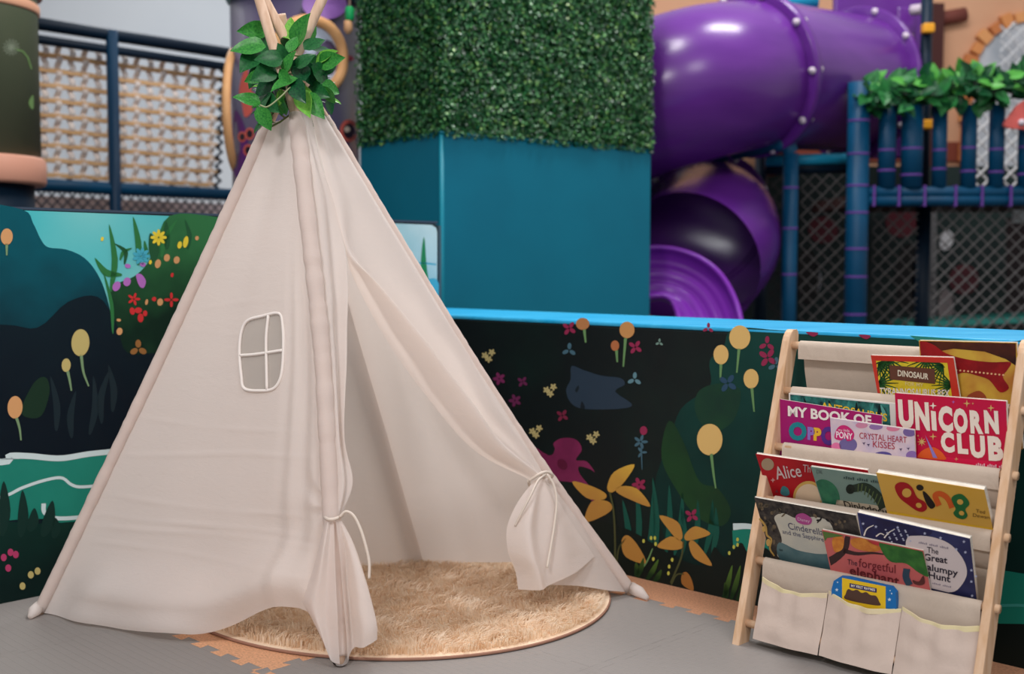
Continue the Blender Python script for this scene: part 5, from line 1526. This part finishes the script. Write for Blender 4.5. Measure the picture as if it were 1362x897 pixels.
# ================================================================== PLAY STRUCTURE ON THE LEFT
A_, B_ = dpt(40, 251, 6.4), dpt(330, 259, 7.45)
FDIR = Vector((B_.x - A_.x, B_.y - A_.y, 0)).normalized()
ZLO = 1.43; ZHI = 2.30
def fl(x, z, off=0.0):
    """point on the frame plane below pixel column x"""
    r = ray(x, 300); nrm = Vector((FDIR.y, -FDIR.x, 0))
    o = Vector((A_.x, A_.y, 0)) - nrm * off
    t = o.dot(nrm) / Vector((r.x, r.y, 0)).dot(nrm)
    return Vector((r.x * t, r.y * t, z))
frame = thing('climbing_frame', 'navy steel frame with a hanging screen of slats behind the left barrier', 'climbing frame', tuple(fl(155, 0)))
for z, r in ((ZHI, .036), (ZHI - .085, .026), (ZLO, .036)):
    b = MB(); b.tube([fl(-80, z), fl(318, z)], r, NAVYD if z > 2 else NAVY, 14); b.build('rail', frame, True)
b = MB(); q = fl(154, 0, -.02); b.tube([q, Vector((q.x, q.y, ZHI + .02))], .034, mat((6, 48, 76), .4), 16); b.build('post', frame, True)
b = MB(); q = fl(318, 0); b.tube([q, Vector((q.x, q.y, ZHI + .02))], .03, NAVYD, 16); b.build('post', frame, True)
b = MB(); q = fl(-80, 0); b.tube([q, Vector((q.x, q.y, ZHI + .02))], .03, NAVYD, 16); b.build('post', frame, True)
screen = thing('slat_screen', 'hanging screen of tan wooden slats laced with pale straps', 'screen', tuple(fl(170, ZLO + .02, .12)))
SLATM = mat((220, 180, 134), .6, 'tan_slat', (208, 166, 118), 6); STRAP = mat((232, 222, 214), .75, 'pale_strap', (216, 204, 198), 12)
NS = 9; XR0, XR1 = 24, 302
for k in range(NS):
    z = 2.16 - k * .083
    xe = XR1 - k * 1.6
    p0, p1 = fl(XR0, z + .0, .12), fl(xe, z - .004, .12)
    b = MB(); b.box((p0 + p1) / 2, ((p1 - p0).length / 2, .012, .0135), SLATM, ((p1 - p0).normalized(), Vector((FDIR.y, -FDIR.x, 0)), UP)); b.build('slat', screen, bevel=.003)
k = 0
x = 30.0
while x < 298:
    pts = []
    for j in range(NS * 2 + 1):
        z = 2.225 - j * .083 / 2
        sway = .016 * (1 if (j + k) % 2 else -1)
        pts.append((fl(x - (2.225 - z) * 8, z, .12) + Vector((FDIR.y, -FDIR.x, 0)) * sway))
    g = [[p - FDIR * .017, p + FDIR * .017] for p in catmull(pts, 50)]
    b = MB(); b.grid(g, STRAP); o = b.build('strap', screen, True)
    sol = o.modifiers.new('thickness', 'SOLIDIFY'); sol.thickness = .006
    x += 18 - x * .006; k += 1
# knotted rope edge
b = MB()
rp_ = [fl(300 - (2.2 - z) * 14, z, .1) + FDIR * (.02 * (-1) ** i) for i, z in enumerate([2.24 - .03 * q for q in range(27)])]
b.tube(rp_, .012, mat((40, 50, 66), .8), 8); b.build('edge_rope', screen, True)
b = MB()
for z in (1.2, 1.0, .8):
    pass
def frame_net(z0, z1, cell, r, m_):
    b = MB(); A3 = fl(-80, z0, .02); W_ = (fl(318, 0, .02) - fl(-80, 0, .02)).length; H_ = z1 - z0
    k = -H_
    while k < W_:
        for s_ in (0, 1):
            ta, tb = max(0, -k), min(H_, W_ - k)
            if tb > ta:
                f = lambda t: A3 + FDIR * (k + t) + UP * (t if s_ == 0 else H_ - t)
                b.tube([f(ta), f(tb)], r, m_, 4, False)
        k += cell
    return b
o = frame_net(.6, ZLO, .06, .005, mat((70, 70, 78), .7)).build('lower_net'); attach(o, frame)
# pale board behind the lower net
p0, p1 = fl(-140, .7, .5), fl(330, .7, .5)
b = MB(); b.box((p0 + p1) / 2 , ((p1 - p0).length / 2, .02, .7), mat((196, 178, 176), .6, 'pale_pink_panel', (170, 156, 158), 4), ((p1 - p0).normalized(), Vector((FDIR.y, -FDIR.x, 0)), UP)); tag(b.build('pale_panel'), 'pale pinkish panel behind the lower net of the climbing frame', 'panel')

# olive column on the far left
OD = 5.6
xr = dpt(46, 120, OD).x; orad = .33
oc = Vector((xr - orad, OD, 0)); zb = dpt(20, 246, OD).z
col = thing('olive_column', 'olive green drum with salmon rings and a dandelion print', 'column', (oc.x, oc.y, 0))
OL = mat((92, 98, 78), .5, 'olive_vinyl', (82, 92, 72), 2); SAL = mat((206, 150, 128), .5)
b = MB(); b.lathe((oc.x, oc.y, 0), [(orad, zb + .13), (orad, zb + 1.9)], OL, 60); drum = b.build('drum', col, True)
b = MB(); b.lathe((oc.x, oc.y, 0), [(orad + .012, zb), (orad + .022, zb + .015), (orad + .022, zb + .115), (orad + .008, zb + .13)], SAL, 60); b.build('foot_ring', col, True)
z2 = dpt(20, 10, OD).z
b = MB(); b.lathe((oc.x, oc.y, 0), [(orad + .004, z2 - .02), (orad + .01, z2 - .012), (orad + .01, z2 + .018), (orad + .004, z2 + .026)], mat((214, 160, 130), .5), 60); b.build('band', col, True)
z3 = dpt(20, -8, OD).z
b = MB(); b.lathe((oc.x, oc.y, 0), [(orad + .02, z3), (orad + .03, z3 + .02), (orad + .03, z3 + .12), (orad + .02, z3 + .14)], mat((150, 100, 90), .5), 60); b.build('collar', col, True)
b = MB(); b.lathe((oc.x, oc.y, 0), [(orad * .9, 0.0), (orad * .9, zb)], NAVYD, 40); b.build('pedestal', col, True)
def wrap(cx, cy_, R, px, py, off):
    """point of the ray on a vertical drum"""
    r = ray(px, py); a = r.x ** 2 + r.y ** 2; bq = -2 * (r.x * cx + r.y * cy_); cq = cx ** 2 + cy_ ** 2 - (R + off) ** 2
    disc = bq * bq - 4 * a * cq
    t = (-bq - math.sqrt(max(disc, 0))) / (2 * a)
    return CAM + r * t
def drum_print(name, polys, cx, cy_, R, parent, off=.002):
    b = MB()
    for pts, m_ in polys:
        vs = [wrap(cx, cy_, R, x, y, off) for x, y in pts]
        cen = wrap(cx, cy_, R, sum(p[0] for p in pts) / len(pts), sum(p[1] for p in pts) / len(pts), off)
        b.add(vs + [cen], [(i, (i + 1) % len(vs), len(vs)) for i in range(len(vs))], m_)
    return b.build(name, parent)
dn_ = mat((112, 122, 104), .5); dl_ = mat((96, 128, 76), .5)
drum_print('printed_dandelion', [(stroke([(15, 63), (15 + 11 * math.cos(a), 63 + 11 * math.sin(a))], 1.2, 1.6, 3), dn_) for a in [6.283 * k / 14 for k in range(14)]], oc.x, oc.y, orad, drum)
drum_print('printed_stem', [(q, dl_) for q in (stroke([(19, 65), (30, 68)], 2, 2, 4), stroke([(30, 68), (37, 76)], 2, 2, 4), stroke([(37, 76), (42, 92)], 2, 2, 5))], oc.x, oc.y, orad, drum)
drum_print('printed_leaf', [(blob([(38, 136), (42, 128), (44.5, 128), (44.5, 144), (41, 144)], 3), dl_)], oc.x, oc.y, orad, drum)

# dark drum behind the tent top
DD = 6.2
x0_, x1_ = dpt(309, 100, DD).x, dpt(477, 100, DD).x
dr_ = (x1_ - x0_) / 2; dcx = (x0_ + x1_) / 2
drm = thing('printed_drum', 'dark violet drum with round wooden portholes and coral prints', 'drum', (dcx, DD, 0))
b = MB(); zt_ = dpt(390, 4, DD).z
b.lathe((dcx, DD, 0), [(dr_, 0.0), (dr_, zt_)], mat((70, 68, 90), .3, 'dark_violet_vinyl', (72, 60, 92), 2, spec=.5), 70); body = b.build('drum_body', drm, True)
b = MB(); b.lathe((dcx, DD, 0), [(dr_ + .006, zt_), (dr_ + .012, zt_ + .01), (dr_ + .012, zt_ + .5), (dr_ + .006, zt_ + .51)], mat((46, 44, 62), .4), 60); b.build('upper_drum', drm, True)
b = MB(); b.lathe((dcx, DD, 0), [(dr_ + .014, zt_ - .012), (dr_ + .02, zt_), (dr_ + .02, zt_ + .014), (dr_ + .014, zt_ + .022)], mat((20, 130, 140), .35), 60); b.build('cyan_rim', drm, True)
WOODR = mat((222, 172, 120), .5, 'porthole_wood', (206, 154, 104), 6)
def porthole(ang, zc, R0):
    cen = Vector((dcx + dr_ * math.sin(ang), DD - dr_ * math.cos(ang), zc))
    nrm = Vector((math.sin(ang), -math.cos(ang), 0)); tg = Vector((math.cos(ang), math.sin(ang), 0))
    pts = []
    for k in range(49):
        a = 2 * math.pi * k / 48
        tx = R0 * math.cos(a)
        th = ang + tx / dr_
        pts.append(Vector((dcx + (dr_ + .012) * math.sin(th), DD - (dr_ + .012) * math.cos(th), zc + R0 * math.sin(a))))
    b = MB(); b.tube(pts, .028 if ang > 0 else .016, WOODR, 10, False); o = b.build('porthole_ring', drm, True)
    vs = [p.lerp(Vector((dcx, DD, p.z)), .02) for p in pts[:-1]] + [cen + nrm * .004]
    b = MB(); b.add(vs, [(i, (i + 1) % 48, 48) for i in range(48)], mat((176, 186, 204), .25)); b.build('porthole_pane', o)
zc_ = dpt(420, 88, DD).z
porthole(math.asin(max(-1, min(1, (dpt(414, 88, DD - .3).x - dcx) / dr_))), zc_, .175)
b = MB(); zc_ = dpt(308, 150, DD).z
b.tube([Vector((dcx - dr_ + .036, DD - .02 + .27 * math.cos(2 * math.pi * k / 40), zc_ + .32 * math.sin(2 * math.pi * k / 40))) for k in range(41)], .022, WOODR, 10, False); b.build('porthole_ring', drm, True)
cor = mat((206, 98, 88), .5); cpk = mat((210, 70, 110), .5); plum = mat((92, 44, 116), .5); cora2 = mat((150, 80, 84), .5)
DP = lambda nm, polys, off=.002: drum_print(nm, polys, dcx, DD, dr_, body, off)
DP('printed_coral', [(blob([(324, 96), (330, 92), (330, 106), (342, 104), (334, 118), (340, 128), (328, 132), (336, 146), (326, 156), (322, 140), (318, 120)], 4), cor)])
for x, y, r_ in ((464, 174, 15), (332, 178, 8), (322, 182, 7), (330, 200, 8)):
    DP('printed_ring', [(ell(x, y, r_ * .8, r_, 22), cor)], .002)
    DP('printed_ring_core', [(ell(x, y, r_ * .5, r_ * .66, 18), mat((40, 34, 48), .4))], .004)
DP('printed_dot', [(ell(462, 172, 4, 4, 10), mat((214, 196, 180), .5))], .006)
for x, y, rx, ry in ((448, 46, 4, 3.5), (465, 77, 6, 3.5), (457, 90, 2.4, 2.4), (457, 60, 2.4, 2)):
    DP('printed_spot', [(ell(x, y, rx, ry, 10, .3), cpk)])
DP('printed_reef', [(blob([(311, 150), (322, 160), (330, 190), (326, 230), (311, 230)], 4), plum)], .0015)
DP('printed_reef', [(blob([(472, 170), (475, 240), (440, 240), (450, 200), (462, 192)], 4), plum)], .0015)
DP('printed_jellyfish', [(ell(432, 6, 30, 20, 30), mat((128, 88, 160), .4, 'printed_lilac', (148, 110, 176), 6))], .026)
DP('printed_coral', [(blob([(452, 182), (462, 192), (466, 206), (452, 214), (446, 200)], 4), plum)])
# little stacked ornament between drum and hedge
t = thing('toy_ornament', 'green and tan ornament hanging between the violet drum and the hedge', 'ornament', tuple(dpt(465, 40, 5.8)))
b = MB(); b.lathe(dpt(465, 20, 5.8), [(.016, -.03), (.022, -.02), (.022, .03), (.016, .04)], mat((20, 150, 84), .4), 16); b.build('green_cap', t, True)
b = MB(); b.lathe(dpt(463, 34, 5.8), [(.01, -.04), (.022, -.02), (.02, .02), (.014, .025)], mat((196, 150, 110), .5), 16); b.build('tan_body', t, True)
b = MB(); b.tube([dpt(465, 14, 5.8), dpt(465, -30, 5.8)], .006, mat((120, 100, 90), .6), 8); b.build('string', t)
